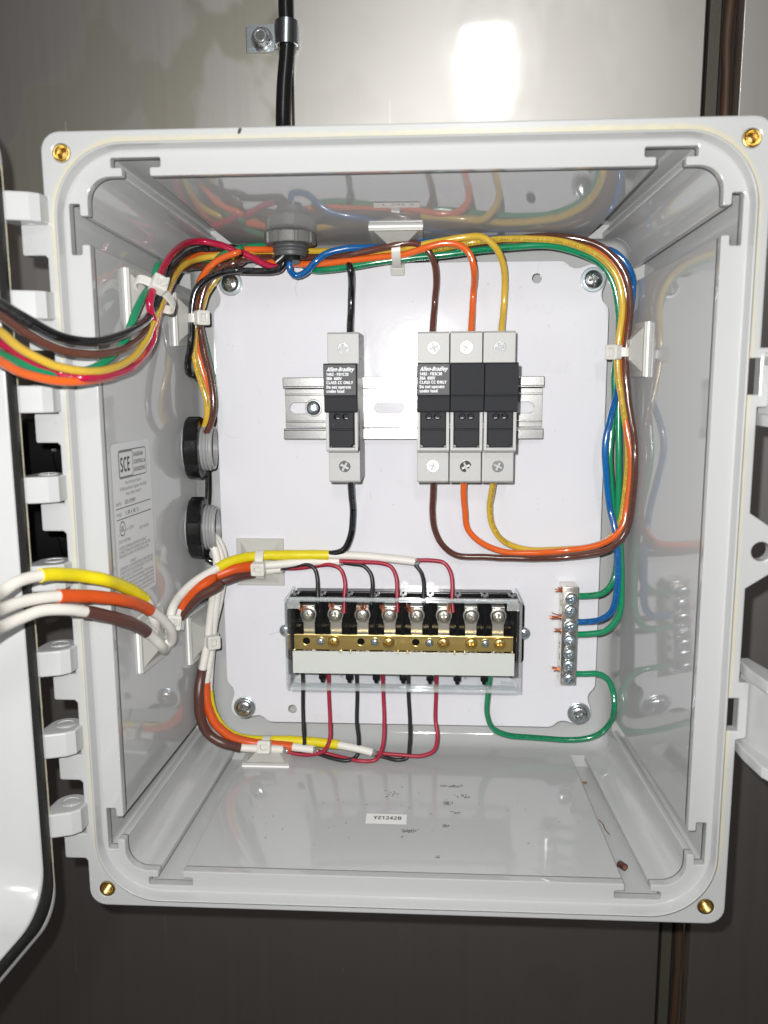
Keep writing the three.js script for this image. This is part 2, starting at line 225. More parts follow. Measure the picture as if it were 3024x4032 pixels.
  blueG: [[-60.0,147.0,-94.0],[-61.9,134.9,-93.0],[-61.5,131.3,-93.3],[-59.1,129.2,-96.0],[-53.8,130.6,-94.2],[-47.7,136.0,-92.0],[-42.0,140.3,-93.0],[-32.3,142.8,-94.0],[-21.1,143.4,-96.0],[-8.2,144.2,-99.0],[7.3,146.2,-101.0],[23.7,147.6,-102.0],[37.5,147.5,-102.0],[54.3,147.7,-101.0],[72.6,147.5,-103.0],[92.0,146.8,-110.5],[104.0,143.3,-110.0],[110.8,140.5,-105.0],[116.7,134.7,-104.0],[120.0,127.7,-103.0],[120.4,119.9,-101.0],[120.2,110.2,-102.5],[119.1,97.6,-104.0],[117.3,84.9,-104.0],[115.1,71.0,-102.0],[112.8,61.9,-99.0],[110.1,52.8,-96.0],[108.2,42.6,-95.0],[107.9,31.5,-95.0],[112.2,2.4,-98.1],[114.4,-6.6,-95.7],[115.9,-16.7,-94.0],[116.8,-32.3,-93.0],[116.3,-46.2,-93.1],[113.9,-55.3,-94.9],[108.8,-60.3,-98.4],[101.6,-63.3,-104.2],[93.4,-64.3,-106.0]],
  greenL: [[93.2,-95.2,-106.0],[102.9,-95.0,-106.0],[109.9,-94.6,-106.0],[116.1,-98.0,-107.0],[120.0,-106.3,-108.0],[120.3,-114.3,-105.0],[119.6,-127.9,-112.5],[114.1,-135.9,-115.0],[102.8,-139.8,-116.0],[74.9,-139.3,-116.0],[59.1,-137.5,-115.0],[51.0,-132.0,-113.0],[47.6,-121.9,-109.0],[47.4,-107.2,-104.0],[47.9,-93.5,-101.0],[48.1,-84.2,-100.0]],
  whiteY: [[-188,-17.5,150],[-170,-12.5,128],[-149.8,-5.5,81.0],[-152.7,-6.7,58.0],[-150.8,-4.7,48.4],[-148.1,-4.5,40.0],[-143.5,-5.7,30.0],[-137.4,-9.5,17.0],[-131.2,-12.8,10.0],[-128.8,-17.7,-1.2],[-125.9,-24.6,-13.6],[-123.9,-33.2,-25.0],[-123.2,-42.8,-30.2],[-125.7,-53.9,-43.0],[-125.1,-57.4,-49.5],[-124.3,-53.3,-55.8],[-123.8,-46.5,-61.1],[-122.9,-42.4,-71.0],[-118.2,-37.2,-82.0],[-110.3,-32.7,-90.7],[-99.5,-28.0,-99.0],[-86.4,-27.0,-108.0],[-63.8,-26.3,-108.0],[-44.5,-26.2,-108.0],[-26.3,-26.6,-108.0],[-10.4,-28.0,-108.0],[4.5,-29.6,-108.0]],
  whiteO: [[-188,-20.7,150],[-170,-15.7,128],[-147.8,-8.7,85.0],[-151.1,-12.2,62.0],[-148.9,-12.4,50.0],[-143.8,-13.7,37.0],[-136.2,-17.5,21.0],[-126.2,-24.9,0.0],[-123.2,-33.2,-18.0],[-120.1,-43.9,-34.0],[-119.3,-53.5,-44.5],[-122.9,-62.0,-52.4],[-124.9,-60.7,-50.6],[-124.3,-56.2,-55.3],[-123.0,-52.2,-64.9],[-120.9,-46.3,-71.3],[-117.0,-41.5,-79.9],[-109.6,-36.5,-87.7],[-108.8,-35.9,-92.7],[-99.1,-32.6,-97.0],[-89.0,-32.5,-104.3],[-73.4,-31.6,-107.0],[-58.5,-30.3,-108.0],[-39.3,-30.2,-109.0]],
  whiteN: [[-188,-27.2,150],[-170,-22.2,128],[-147.2,-15.2,87.0],[-150.5,-18.7,64.0],[-148.4,-18.5,52.0],[-144.7,-18.2,42.0],[-138.9,-20.8,30.6],[-132.7,-26.8,16.0],[-126.3,-33.6,2.7],[-124.1,-40.2,-10.0],[-122.0,-48.7,-22.0],[-120.4,-56.4,-30.8],[-123.9,-63.7,-46.0],[-124.6,-61.9,-54.3],[-123.7,-56.9,-62.7],[-120.5,-50.0,-69.3],[-114.7,-44.2,-79.6],[-105.1,-39.9,-88.1],[-109.0,-40.7,-92.7],[-99.8,-37.9,-99.0],[-88.9,-37.2,-107.9],[-80.4,-35.7,-109.0],[-73.6,-34.9,-109.0]],
  lowN: [[-128.0,-9.0,-100.0],[-114.0,-8.0,-99.0],[-115.4,-12.6,-101.0],[-110.3,-18.2,-97.0],[-107.9,-26.5,-96.0],[-110.0,-39.9,-98.0],[-113.3,-56.8,-100.0],[-116.0,-74.6,-100.0],[-118.4,-88.4,-98.0],[-120.4,-98.0,-96.5],[-120.8,-107.9,-93.0],[-120.7,-122.1,-94.5],[-116.9,-132.8,-97.0],[-108.3,-138.0,-97.0],[-98.3,-142.4,-101.0],[-84.2,-143.2,-102.0],[-73.7,-143.5,-102.0]],
  lowO: [[-128.0,-9.0,-100.0],[-114.0,-11.0,-101.0],[-115.6,-11.5,-104.0],[-109.8,-17.2,-100.0],[-106.3,-26.6,-99.0],[-108.0,-40.4,-100.0],[-111.0,-56.0,-101.0],[-114.3,-75.5,-103.0],[-116.6,-90.9,-102.0],[-118.8,-104.2,-101.0],[-117.8,-116.3,-100.0],[-113.1,-127.7,-100.0],[-103.9,-136.7,-102.0],[-93.6,-140.9,-105.0],[-80.3,-142.0,-105.0],[-66.8,-142.9,-104.0],[-55.6,-143.6,-103.0]],
  lowY: [[-128.0,-9.0,-100.0],[-114.0,-8.0,-104.0],[-116.2,-12.3,-108.0],[-109.3,-16.9,-104.0],[-105.7,-25.9,-103.0],[-106.8,-40.0,-103.0],[-109.6,-53.5,-104.0],[-113.4,-67.2,-105.0],[-115.8,-83.3,-106.0],[-117.5,-100.0,-105.0],[-117.9,-112.2,-104.0],[-114.8,-123.8,-103.0],[-108.4,-133.2,-103.5],[-98.5,-139.6,-107.0],[-85.3,-140.7,-108.0],[-71.9,-140.4,-108.0],[-53.9,-140.8,-107.0],[-40.4,-141.4,-105.0],[-27.0,-143.0,-103.0],[-20.4,-144.3,-102.0]],
  tb1: [[-74.2,-35.0,-108.0],[-64.8,-32.5,-107.0],[-57.7,-31.5,-106.0],[-53.3,-33.7,-105.0],[-51.6,-39.8,-104.0],[-51.2,-46.6,-101.0],[-50.8,-52.6,-99.0]],
  tr1: [[-74.6,-35.0,-110.0],[-63.0,-34.3,-109.0],[-53.2,-32.7,-108.0],[-44.3,-31.5,-106.0],[-38.4,-33.7,-105.0],[-35.7,-40.7,-104.0],[-35.8,-49.8,-101.0],[-35.8,-58.3,-98.5]],
  tb2: [[-40.3,-30.8,-110.0],[-31.7,-31.3,-108.0],[-25.2,-32.2,-107.0],[-20.9,-36.7,-106.0],[-19.7,-42.8,-104.0],[-20.0,-48.5,-101.0],[-20.0,-53.4,-99.0]],
  tr2: [[-40.0,-29.7,-108.0],[-26.3,-30.0,-107.0],[-15.6,-30.2,-106.0],[-9.2,-32.1,-105.0],[-6.0,-38.3,-104.0],[-5.5,-47.3,-101.0],[-5.1,-57.4,-98.5]],
  tb3: [[3.4,-30.3,-109.0],[8.2,-35.9,-107.0],[9.8,-41.4,-104.0],[9.7,-47.7,-101.0],[10.1,-53.1,-99.0]],
  tr3: [[3.4,-29.0,-108.0],[14.0,-28.7,-107.0],[21.3,-29.9,-106.0],[25.0,-35.1,-105.0],[26.1,-42.1,-103.0],[25.9,-49.1,-101.0],[26.6,-57.1,-98.5]],
  bb1: [[-61.1,-92.0,-101.0],[-61.1,-100.6,-103.0],[-62.0,-116.8,-106.5],[-61.6,-132.0,-104.3],[-61.3,-141.2,-104.0],[-62.9,-145.3,-104.0],[-66.5,-145.8,-105.0]],
  br1: [[-45.7,-91.8,-101.0],[-45.9,-99.2,-103.0],[-46.4,-111.0,-107.0],[-45.8,-127.6,-105.5],[-46.0,-137.5,-103.0],[-49.4,-143.8,-102.0],[-57.3,-146.8,-103.0],[-65.8,-147.1,-104.0],[-73.1,-145.9,-105.0]],
  bb2: [[-29.3,-91.5,-101.0],[-29.3,-99.0,-103.0],[-29.5,-110.7,-107.0],[-29.8,-127.3,-105.5],[-28.7,-138.2,-104.0],[-29.7,-146.8,-103.0],[-34.5,-148.6,-100.0],[-43.3,-148.2,-101.0],[-57.2,-146.2,-106.0]],
  br2: [[-14.0,-91.3,-101.0],[-14.0,-98.7,-103.0],[-14.0,-110.5,-107.0],[-13.4,-126.6,-104.5],[-14.3,-140.0,-101.0],[-18.2,-148.1,-101.0],[-26.8,-148.6,-99.5],[-40.3,-147.8,-103.0],[-56.6,-145.3,-106.0]],
  bb3: [[0.9,-91.1,-101.0],[0.9,-98.5,-103.0],[0.9,-110.2,-107.0],[1.8,-126.7,-105.5],[1.6,-139.9,-104.0],[0.2,-147.5,-103.0],[-5.1,-148.4,-101.5],[-14.0,-147.8,-104.0],[-21.7,-146.0,-105.0]],
  br3: [[17.1,-90.8,-101.0],[17.2,-98.2,-103.0],[17.1,-109.9,-107.0],[16.8,-124.4,-106.1],[17.9,-134.5,-103.0],[16.1,-142.1,-102.0],[9.0,-145.7,-102.0],[-3.0,-146.0,-103.0],[-21.7,-145.6,-105.0]],
};
const WB = {"whiteY":[[[-151.4,-6.0,34.0],[-139.2,-24.7,-28.0]],[[-113.6,-34.6,-103.0],[-44.5,-26.2,-108.0]]],"whiteO":[[[-147.2,-15.6,30.0],[-135.6,-32.5,-27.0]],[[-126.6,-55.5,-76.0],[-89.4,-32.9,-106.0]]],"whiteN":[[[-144.7,-24.4,18.0],[-135.6,-41.1,-22.0]],[[-127.3,-60.4,-74.0],[-88.6,-37.4,-109.0]]],"lowN":[[[-122.5,-94.2,-111.0],[-102.2,-146.3,-110.0]]],"lowO":[[[-121.7,-103.4,-114.0],[-67.2,-147.3,-113.0]]],"lowY":[[[-121.5,-109.5,-118.0],[-40.3,-145.8,-114.0]]]};
// screw heads: a dome with a real cross recess, its seat at z = 0
const evaluator = new Evaluator(); evaluator.attributes = ['position', 'normal']; evaluator.useGroups = false;
const headCache = {};
function panHead(r, h, cut) {
  const key = r + '|' + h + '|' + cut;
  if (!headCache[key]) {
    const pr = [[0.001, h]]; for (let i = 1; i <= 6; i++) { const a = i / 6 * Math.PI / 2; pr.push([r * Math.sin(a), h * (0.28 + 0.72 * Math.cos(a))]); } pr.push([r * 0.98, 0], [0.001, 0]);
    const dome = new THREE.LatheGeometry(pr.reverse().map(([a, b]) => new THREE.Vector2(a, b)), 28).rotateX(Math.PI / 2);
    dome.deleteAttribute('uv');
    const w = r * 0.21, l = r * 0.68, d = Math.min(cut, h * 0.75);
    const cr = [[w, w], [w, l], [-w, l], [-w, w], [-l, w], [-l, -w], [-w, -w], [-w, -l], [w, -l], [w, -w], [l, -w], [l, w]];
    const cross = loft([cr.map(([x, y]) => [x * 0.55, y * 0.55, h - d]), cr.map(([x, y]) => [x, y, h + 0.6])], 0.4);
    const cap0 = new THREE.ShapeGeometry(shapeOf(cr.map(([x, y]) => [x * 0.55, y * 0.55]))).rotateX(Math.PI).translate(0, 0, h - d), cap1 = new THREE.ShapeGeometry(shapeOf(cr)).translate(0, 0, h + 0.6);
    // flipping the bottom cap mirrors y, and the cross is symmetric, so its rim still meets the walls
    const tool = mergeVertices(mergeGeometries([cross, cap0, cap1].map((g) => { const q = clean(g); q.deleteAttribute('uv'); q.deleteAttribute('normal'); return q; })), 1e-4);
    tool.computeVertexNormals();
    const dm = mergeVertices((() => { const q = dome.toNonIndexed(); q.deleteAttribute('normal'); return q; })(), 1e-4); dm.computeVertexNormals();
    const a = new Brush(dm), b = new Brush(tool); a.updateMatrixWorld(); b.updateMatrixWorld();
    const out = evaluator.evaluate(a, b, SUBTRACTION).geometry;
    headCache[key] = toCreasedNormals(clean(out), 0.7);
  }
  return headCache[key].clone();
}
// flat screw with a cross slot (terminal screws of the fuse holders)
function flatHead(r, h) {
  const w = r * 0.15, l = r * 0.72, d = 0.7;
  const cr = [[w, w], [w, l], [-w, l], [-w, w], [-l, w], [-l, -w], [-w, -w], [-w, -l], [w, -l], [w, -w], [l, -w], [l, w]];
  return mergeGeometries([plate(circle(0, 0, r, 28), [cr.slice().reverse()], h - d, h, 0.12), cylZ(r, r, h - d, 28).translate(0, 0, (h - d) / 2)].map(clean));
}
function washer(ro, ri, h) { return plate(circle(0, 0, ro, 32), [circle(0, 0, ri, 24)], 0, h, 0.35); }

// ---------------------------------------------------------------- the steel sheets behind
const grain = (x, y, s) => 0.5 * vnoise(x * 700, y * 5, s) + 0.5 * vnoise(x * 260, y * 3, s + 3);
function field(n, fn) {                                  // a smooth field sampled on an n x n grid, read back bilinearly
  const d = new Float32Array(n * n); for (let y = 0; y < n; y++) for (let x = 0; x < n; x++) d[y * n + x] = fn(x / n, y / n);
  return (x, y) => { const u = Math.min(x, 0.9999) * (n - 1), v = Math.min(y, 0.9999) * (n - 1), i = Math.floor(u), j = Math.floor(v), a = u - i, b = v - j, k = j * n + i; return (d[k] * (1 - a) + d[k + 1] * a) * (1 - b) + (d[k + n] * (1 - a) + d[k + n + 1] * a) * b; };
}
function steelMaps(s, stain) {
  const blot = field(420, (x, y) => { const w = 1.6 * fbm(x * 3, y * 3, s + 20, 2), a = fbm(x * 20 + 2 * w, y * 15 + 2 * w, s + 40, 4); return Math.max(0, Math.min(1, (a - 0.5) * 9)); });
  const spots = Array.from({ length: 26 }, (_, i) => [hash(i, 1, s), hash(i, 2, s), 0.006 + 0.025 * hash(i, 3, s), hash(i, 4, s)]);
  const dirt = field(300, (x, y) => { const wx = 0.02 * (vnoise(y * 40, x * 40, s + 50) - 0.5), wy = 0.03 * (vnoise(x * 40, y * 40, s + 60) - 0.5); let d = 0; for (const [sx, sy, r, k] of spots) { const q = Math.hypot(x - sx + wx, (y - sy + wy) * (0.6 + 0.8 * k)) / r; if (q < 1.1) d = Math.max(d, Math.min(1, (1.1 - q) * 5) * (0.4 + 0.6 * k)); } return d; });
  const lines = Array.from({ length: 60 }, (_, i) => [Math.floor(1024 * hash(i, 7, s)), hash(i, 8, s), 0.005 + 0.05 * hash(i, 9, s) ** 3, 0.03 + 0.09 * hash(i, 10, s)]), col = {};
  for (const l of lines) (col[l[0]] ??= []).push(l);
  const sc = (x, y) => { let v = 0; for (const l of col[Math.round(x * 1024)] ?? []) if (y > l[1] && y < l[1] + l[2]) v += l[3]; return v; };        // short scratches along the grain
  const map = dataTex(1024, 1024, (x, y) => { const b = stain * (0.5 * blot(x, y) + 0.5 * dirt(x, y)), g = 0.006 * (grain(x, y, s) - 0.5); return [0.76 + g - 0.27 * b + sc(x, y), 0.752 + g - 0.275 * b + sc(x, y), 0.738 + g - 0.325 * b + sc(x, y)]; }, true);
  const rough = dataTex(1024, 1024, (x, y) => 0.41 + 0.015 * (grain(x, y, s) - 0.5) + stain * 0.1 * Math.max(blot(x, y), dirt(x, y)));
  const coat = dataTex(512, 512, (x, y) => 0.5 + 0.28 * (vnoise(x * 9, y * 60, s + 70) - 0.5) + 0.35 * (fbm(x * 40, y * 14, s + 80, 3) - 0.5) + 0.5 * stain * dirt(x, y));
  const bump = dataTex(1024, 128, (x, y) => grain(x, y * 0.12, s + 5));
  return { map, rough, bump, coat };
}
function steel(maps, w, h, u0 = 0) {
  return new THREE.MeshPhysicalMaterial({ color: C(1, 1, 1), metalness: 1, roughness: 1, map: maps.map, roughnessMap: maps.rough, bumpMap: maps.bump, bumpScale: 0.0000015, clearcoat: 1, clearcoatRoughness: 0.115, clearcoatRoughnessMap: maps.coat });
}
function sheet(x0, x1, y0, y1, z0, z1, name, label, maps) {
  const g = clean(box(x0, x1, y0, y1, z0, z1, 1)), p = g.attributes.position, uv = g.attributes.uv;
  for (let i = 0; i < p.count; i++) uv.setXY(i, (p.getX(i) - x0) / 700, (p.getY(i) - y0) / 700);
  tag(mesh(name, g, steel(maps), scene, { keepUV: true }), label, 'steel panel', 'stainless sheets behind the box');
}
const smA = steelMaps(3, 1), smB = steelMaps(8, 0.1), smC = steelMaps(15, 0.12);
const WZ = -150;
sheet(-700, -67.7, -40, 520, WZ - 12, WZ, 'steel_panel', 'smudged stainless steel sheet under the black cable and its clamp', smA);
sheet(-67.2, 166, -40, 520, WZ - 12, WZ + 0.5, 'steel_panel', 'wide stainless steel sheet with the bright lamp reflection above the box', smB);
sheet(-700, 166, -620, -40.5, WZ - 12, WZ, 'steel_panel', 'dark mirror-like stainless steel sheet below the box', smC);
sheet(186, 600, -520, 520, WZ - 12, WZ + 0.4, 'steel_panel', 'stainless steel sheet beyond the dark gap with brown sealant', smC);
{
  const t = thing('seam_channel', 'dark recessed gap with brown sealant between two steel sheets', 'gap', [176, -520, WZ - 26]);
  mesh('channel_back', box(163, 189, -520, 520, WZ - 30, WZ - 26), std(C(0.02, 0.02, 0.02), 0.6), t);
  mesh('inner_strip', box(171.8, 178.6, -520, 520, WZ - 26, WZ - 13.5, 0.6), std(C(0.06, 0.058, 0.045), 0.4, { bumpMap: fine, bumpScale: 0.0001 }), t);
  const pts = []; for (let y = -520; y <= 520; y += 13) pts.push(V(182.6 + R(-0.6, 0.6), y, WZ - 12.5 + R(-0.8, 0.8)));
  mesh('sealant_bead', sweep(pts, 2.6, { n: 9, rf: (l, v) => 2.2 + 1.2 * vnoise(l * 0.15, v * 6, 5) }), std(C(0.055, 0.03, 0.017), 0.5), t);
}
// black cable down the seam, and its clamp
{
  const P = [[-66.5, 620, WZ + 4.7], [-68.5, 420, WZ + 4.7], [-69, 330, WZ + 4.7], [-69.4, 283, WZ + 4.8], [-69.2, 262, WZ + 4.8], [-71.5, 240, WZ + 4.8], [-72.2, 215, WZ + 6], [-68, 195, WZ + 14], [-64, 182, WZ + 32], [-63, 172, WZ + 40], [-63, 160, WZ + 40]];
  tag(mesh('power_cable', sweep(catmull(P, 90), 4.3, { n: 18 }), M.cable, scene, { keepUV: true }), 'thick black round cable running down the steel seam into the box', 'cable');
  const t = thing('cable_clamp', 'zinc strap clamp holding the black cable with one bolt', 'clamp', [-70, 268, WZ]);
  const prof = []; for (let i = 0; i <= 14; i++) { const a = (200 - i * 220 / 14) * Math.PI / 180; prof.push([-69.3 + 5.4 * Math.cos(a), WZ + 4.9 + 5.4 * Math.sin(a)]); }
  prof.unshift([-92, WZ + 1.2], [-76.6, WZ + 1.2], [-75.3, WZ + 2.2]);
  const strap = (y0, y1) => { const up = prof.map(([x, z]) => [x, y1, z]), dn = prof.map(([x, z]) => [x, y0, z]); const ro = prof.map(([x, z], i) => { const a = prof[Math.max(0, i - 1)], b = prof[Math.min(prof.length - 1, i + 1)], dx = b[0] - a[0], dz = b[1] - a[1], l = Math.hypot(dx, dz); return [x - dz / l * 1.1, z + dx / l * 1.1]; }); const up2 = ro.map(([x, z]) => [x, y1, z]), dn2 = ro.map(([x, z]) => [x, y0, z]); const rings = []; for (let i = 0; i < prof.length; i++) rings.push([dn[i], dn2[i], up2[i], up[i]]); return loft(rings, 0.5); };
  mesh('strap', [strap(262.2, 275), box(-93.5, -77, 260.5, 274, WZ + 0.05, WZ + 1.4, 0.4)], M.zincBlue, t);
  const b = mesh('bolt', [cylZ(4.6, 5.4, 5.4, 6).rotateZ(0.3).translate(-84, 267.2, WZ + 5), cylZ(6.3, 6.5, 1.2, 28).translate(-84, 267.2, WZ + 2.2)], M.zinc, t);
  mesh('bolt_mark', plate(circle(-84, 267.2, 3.3, 20), [circle(-84, 267.2, 2.7, 20)], WZ + 7.6, WZ + 7.9), M.zincBlue, b);
}

// ---------------------------------------------------------------- the enclosure
const BX = 132.8, BY = 159.8, ZL = -1, ZC = -114, ZB = -128;
const wallX = (z) => 132.8 - 0.098 * (-1 - z), wallY = (z) => 159.8 - 0.0955 * (-1 - z);   // the walls lean in towards the back
const KX = wallX(-114) / 132.8, KY = wallY(-114) / 159.8;
function tContour() {                      // opening with the eight T slots, anticlockwise from the right side
  const half = (s, hs, d1, d2, d3) => [[d1, s[0]], [d1 + 3.5, s[0]], [d1 + 3.5, hs[0]], [d3, hs[0]], [d3, hs[1]], [d1 + 3.5, hs[1]], [d1 + 3.5, s[1]], [d1, s[1]]];
  const out = [], arc = (cx, cy, a0) => { for (let i = 0; i <= 8; i++) { const a = (a0 + 90 * i / 8) * Math.PI / 180; out.push([cx + 10 * Math.cos(a), cy + 10 * Math.sin(a)]); } };
  for (const [a, b] of half([-144, -132.2], [-149, -128], BX, 0, 141)) out.push([a, b]);
  for (const [a, b] of half([132.2, 144], [128, 149], BX, 0, 141)) out.push([a, b]);
  arc(BX - 10, BY - 10, 0);
  for (const [a, b] of half([117.2, 105.2], [122, 100.5], BY, 0, 167.3)) out.push([b, a]);
  for (const [a, b] of half([-105.2, -117.2], [-100.5, -122], BY, 0, 167.3)) out.push([b, a]);
  arc(-BX + 10, BY - 10, 90);
  for (const [a, b] of half([144, 132.2], [149, 128], BX, 0, 141)) out.push([-a, b]);
  for (const [a, b] of half([-132.2, -144], [-128, -149], BX, 0, 141)) out.push([-a, b]);
  arc(-BX + 10, -BY + 10, 180);
  for (const [a, b] of half([-117.2, -105.2], [-122, -100.5], BY, 0, 167.3)) out.push([b, -a]);
  for (const [a, b] of half([105.2, 117.2], [100.5, 122], BY, 0, 167.3)) out.push([b, -a]);
  arc(BX - 10, -BY + 10, 270);
  // round the sharp corners a little
  const res = [], n = out.length;
  for (let i = 0; i < n; i++) {
    const p = out[(i + n - 1) % n], c = out[i], q = out[(i + 1) % n], l1 = Math.hypot(p[0] - c[0], p[1] - c[1]), l2 = Math.hypot(q[0] - c[0], q[1] - c[1]);
    const cr = Math.abs((p[0] - c[0]) * (q[1] - c[1]) - (p[1] - c[1]) * (q[0] - c[0])) / (l1 * l2);
    if (cr < 0.8) { res.push(c); continue; }
    const f = 0.9; const A = [c[0] + (p[0] - c[0]) / l1 * f, c[1] + (p[1] - c[1]) / l1 * f], B = [c[0] + (q[0] - c[0]) / l2 * f, c[1] + (q[1] - c[1]) / l2 * f];
    for (const t of [0, 0.33, 0.67, 1]) { const u = 1 - t; res.push([u * u * A[0] + 2 * u * t * c[0] + t * t * B[0], u * u * A[1] + 2 * u * t * c[1] + t * t * B[1]]); }
  }
  return res;
}
const TC = tContour();
const box0 = thing('electrical_enclosure', 'open light grey plastic electrical box mounted on the steel wall', 'electrical box', [0, 0, ZB - 6]);
{
  // flange outline with hinge tabs and latch ears
  const tabs = [140.7, 100.5, 60, 20, -20, -60.5, -100.5, -140.8];
  const o = [];
  const arc = (cx, cy, r, a0, a1) => { for (let i = 0; i <= 6; i++) { const a = (a0 + (a1 - a0) * i / 6) * Math.PI / 180; o.push([cx + r * Math.cos(a), cy + r * Math.sin(a)]); } };
  const FX = 151.3, FY = 178.2;
  o.push([FX, -87.2]); arc(FX + 2.9, -84.8, 1.6, -90, 0); arc(FX + 2.9, -61.4, 1.6, 0, 90); o.push([FX, -59.8]);
  o.push([FX, -17], [161, -10.5]); arc(161.5, -7.5, 3, -60, 0); arc(161.5, 6.7, 3, 0, 60); o.push([161, 10], [FX, 16.5]);
  o.push([FX, 61.8]); arc(FX + 2.9, 63.4, 1.6, -90, 0); arc(FX + 2.9, 85, 1.6, 0, 90); o.push([FX, 86.6]);
  arc(FX - 8, FY - 8, 8, 0, 90); arc(-FX + 8, FY - 8, 8, 90, 180);
  for (const y of tabs) { o.push([-FX, y]); arc(-161.3, y - 1, 1, 90, 180); arc(-161.3, y - 12, 1, 180, 270); o.push([-FX - 1.2, y - 13]); o.push([-FX, y - 14.2]); }
  arc(-FX + 8, -FY + 8, 8, 180, 270); arc(FX - 8, -FY + 8, 8, 270, 360);
  const win = (y0, y1) => [[146.7, y0], [151.6, y0], [151.6, y1], [146.7, y1]];
  const ins = [[-142.5, 169.5], [142.5, 169.5], [-142.5, -169.5], [142.5, -169.5]];
  const fl = plate(o, [rr(144.9, 172, 30, 14), win(-82.7, -67.4), win(67.1, 82.2), circle(157, -0.4, 4.2), ...ins.map(([x, y]) => circle(x, y, 3.75))], -7, 0, 0.7);
  // cream residue of the old gasket adhesive, beside the raised lip
  const flTex = canvasTex(1024, 1152, (x, w, h) => {
    x.fillStyle = 'rgb(169,171,172)'; x.fillRect(0, 0, w, h);
    const sx = w / 330, X = (a) => (a + 165) * sx, Y = (b) => h - (b + 185.6) * sx;
    let sd = 5; const q = () => { sd = (sd * 16807) % 2147483647; return sd / 2147483647; };
    const pts = rr(146.9, 174, 31.6, 40);
    const dense = []; for (let i = 0; i < pts.length; i++) { const a = pts[i], b = pts[(i + 1) % pts.length], m = Math.max(1, Math.round(Math.hypot(b[0] - a[0], b[1] - a[1]) / 1.2)); for (let k = 0; k < m; k++) dense.push([a[0] + (b[0] - a[0]) * k / m, a[1] + (b[1] - a[1]) * k / m]); }
    for (let pass = 0; pass < 3; pass++) dense.forEach(([a, b], i) => {
      const u = fbm(i * 0.03, pass * 3.1, 77, 3), low = b < -165 ? 0.25 : 1;
      x.fillStyle = `rgba(${187 + pass * 3},${177 + pass * 3},${136 + pass * 8},${(0.02 + 0.13 * u) * low})`;
      x.beginPath(); x.ellipse(X(a + (q() - 0.5) * 1.3), Y(b + (q() - 0.5) * 1.3), (1.1 + 0.8 * u) * sx, (1.1 + 0.8 * u) * sx, 0, 0, 7); x.fill();
    });
    for (let i = 0; i < 90; i++) { const a = (q() - 0.5) * 330, b = (q() - 0.5) * 370; x.fillStyle = `rgba(120,105,85,${0.1 + 0.25 * q()})`; x.fillRect(X(a), Y(b), 1 + 2 * q(), 1 + 2 * q()); }
    x.fillStyle = 'rgba(40,30,25,0.85)'; x.beginPath(); x.ellipse(X(-66), Y(176.6), 2, 4, 0.4, 0, 7); x.fill();
  });
  const g = clean(fl), p = g.attributes.position, uv = g.attributes.uv;
  for (let i = 0; i < p.count; i++) uv.setXY(i, (p.getX(i) + 165) / 330, (p.getY(i) + 185.6) / 371.25);
  const mfl = std(C(1, 1, 1), 0.24, { map: flTex });
  mesh('flange', g, mfl, box0, { keepUV: true });
  // raised sealing lip
  const ring = (hx, hy, r, z) => rr(hx, hy, r, 14).map(([x, y]) => [x, y, z]);
  mesh('sealing_lip', loft([[145.4, 172.5, 30.5, -1], [145.3, 172.4, 30.4, 3.9], [145, 172.1, 30.1, 4.7], [144.5, 171.7, 29.7, 5], [144.1, 171.35, 29.3, 4.7], [143.85, 171.1, 29.1, 3.9], [143.5, 170.6, 28.8, 0.4], [143.2, 170.2, 28.5, -0.5], [142.6, 169.6, 28, -0.95]].map((a) => ring(...a)).reverse(), 0.5), M.box, box0);
  // ledge with the T slots
  mesh('ledge', plate(rr(143.3, 170.3, 28.6, 14), [TC.slice().reverse()], ZL - 5, ZL, 0.45), M.box, box0);
  // walls, channel ends, back
  const slim = (v, c) => Math.sign(v) * (c + (Math.abs(v) - c) * 0.74);                 // the slots get narrower towards the back
  const tz = (k, z) => TC.map(([x, y]) => { const X = Math.abs(y) > BY - 0.01 && Math.abs(x) < 123 ? x + k * (slim(x, 111.2) - x) : x, Y = Math.abs(x) > BX - 0.01 && Math.abs(y) < 150 ? y + k * (slim(y, 138.3) - y) : y; return [X * (1 - k * (1 - KX)), Y * (1 - k * (1 - KY)), z]; });
  const walls = loft([tz(1, ZC), tz(0.03, ZL - 4.4)], 0.55);
  const pc = (d, z) => rr(wallX(z || ZC) - d, wallY(z || ZC) - d, 9.5 + d * 0.15, 8).map(([x, y]) => [x, y, z]);
  const endCap = plate(rr(133, 160, 14, 8), [pc(0.02, 0).map(([x, y]) => [x, y])], ZC - 3, ZC, 0);
  const rings = [pc(0, ZC - 0.02)]; const FR = 10;
  for (let i = 0; i <= 8; i++) { const a = i / 8 * Math.PI / 2; rings.push(pc(FR * (1 - Math.cos(a)), ZB + FR * (1 - Math.sin(a)))); }
  const back = new THREE.ShapeGeometry(shapeOf(pc(FR - 0.02, ZB).map(([x, y]) => [x, y]))).translate(0, 0, ZB);
  mesh('inner_shell', [walls, endCap, loft(rings.reverse(), 0.7), back], M.box, box0);
  const oR = (hx, hy, r, z) => rr(hx, hy, r, 8).map(([x, y]) => [x, y, z]);
  mesh('outer_shell', [loft([oR(145.6, 172.6, 18, -6.5), oR(143.5, 170.5, 17, ZB + 2), oR(141, 168, 16, ZB - 3)].reverse(), 0.7), new THREE.ShapeGeometry(shapeOf(rr(141, 168, 16, 8))).rotateY(Math.PI).translate(0, 0, ZB - 3), box(-120, -90, -176, 176, WZ + 0.7, ZB - 2.8, 1), box(90, 120, -176, 176, WZ + 0.7, ZB - 2.8, 1)], M.box, box0);
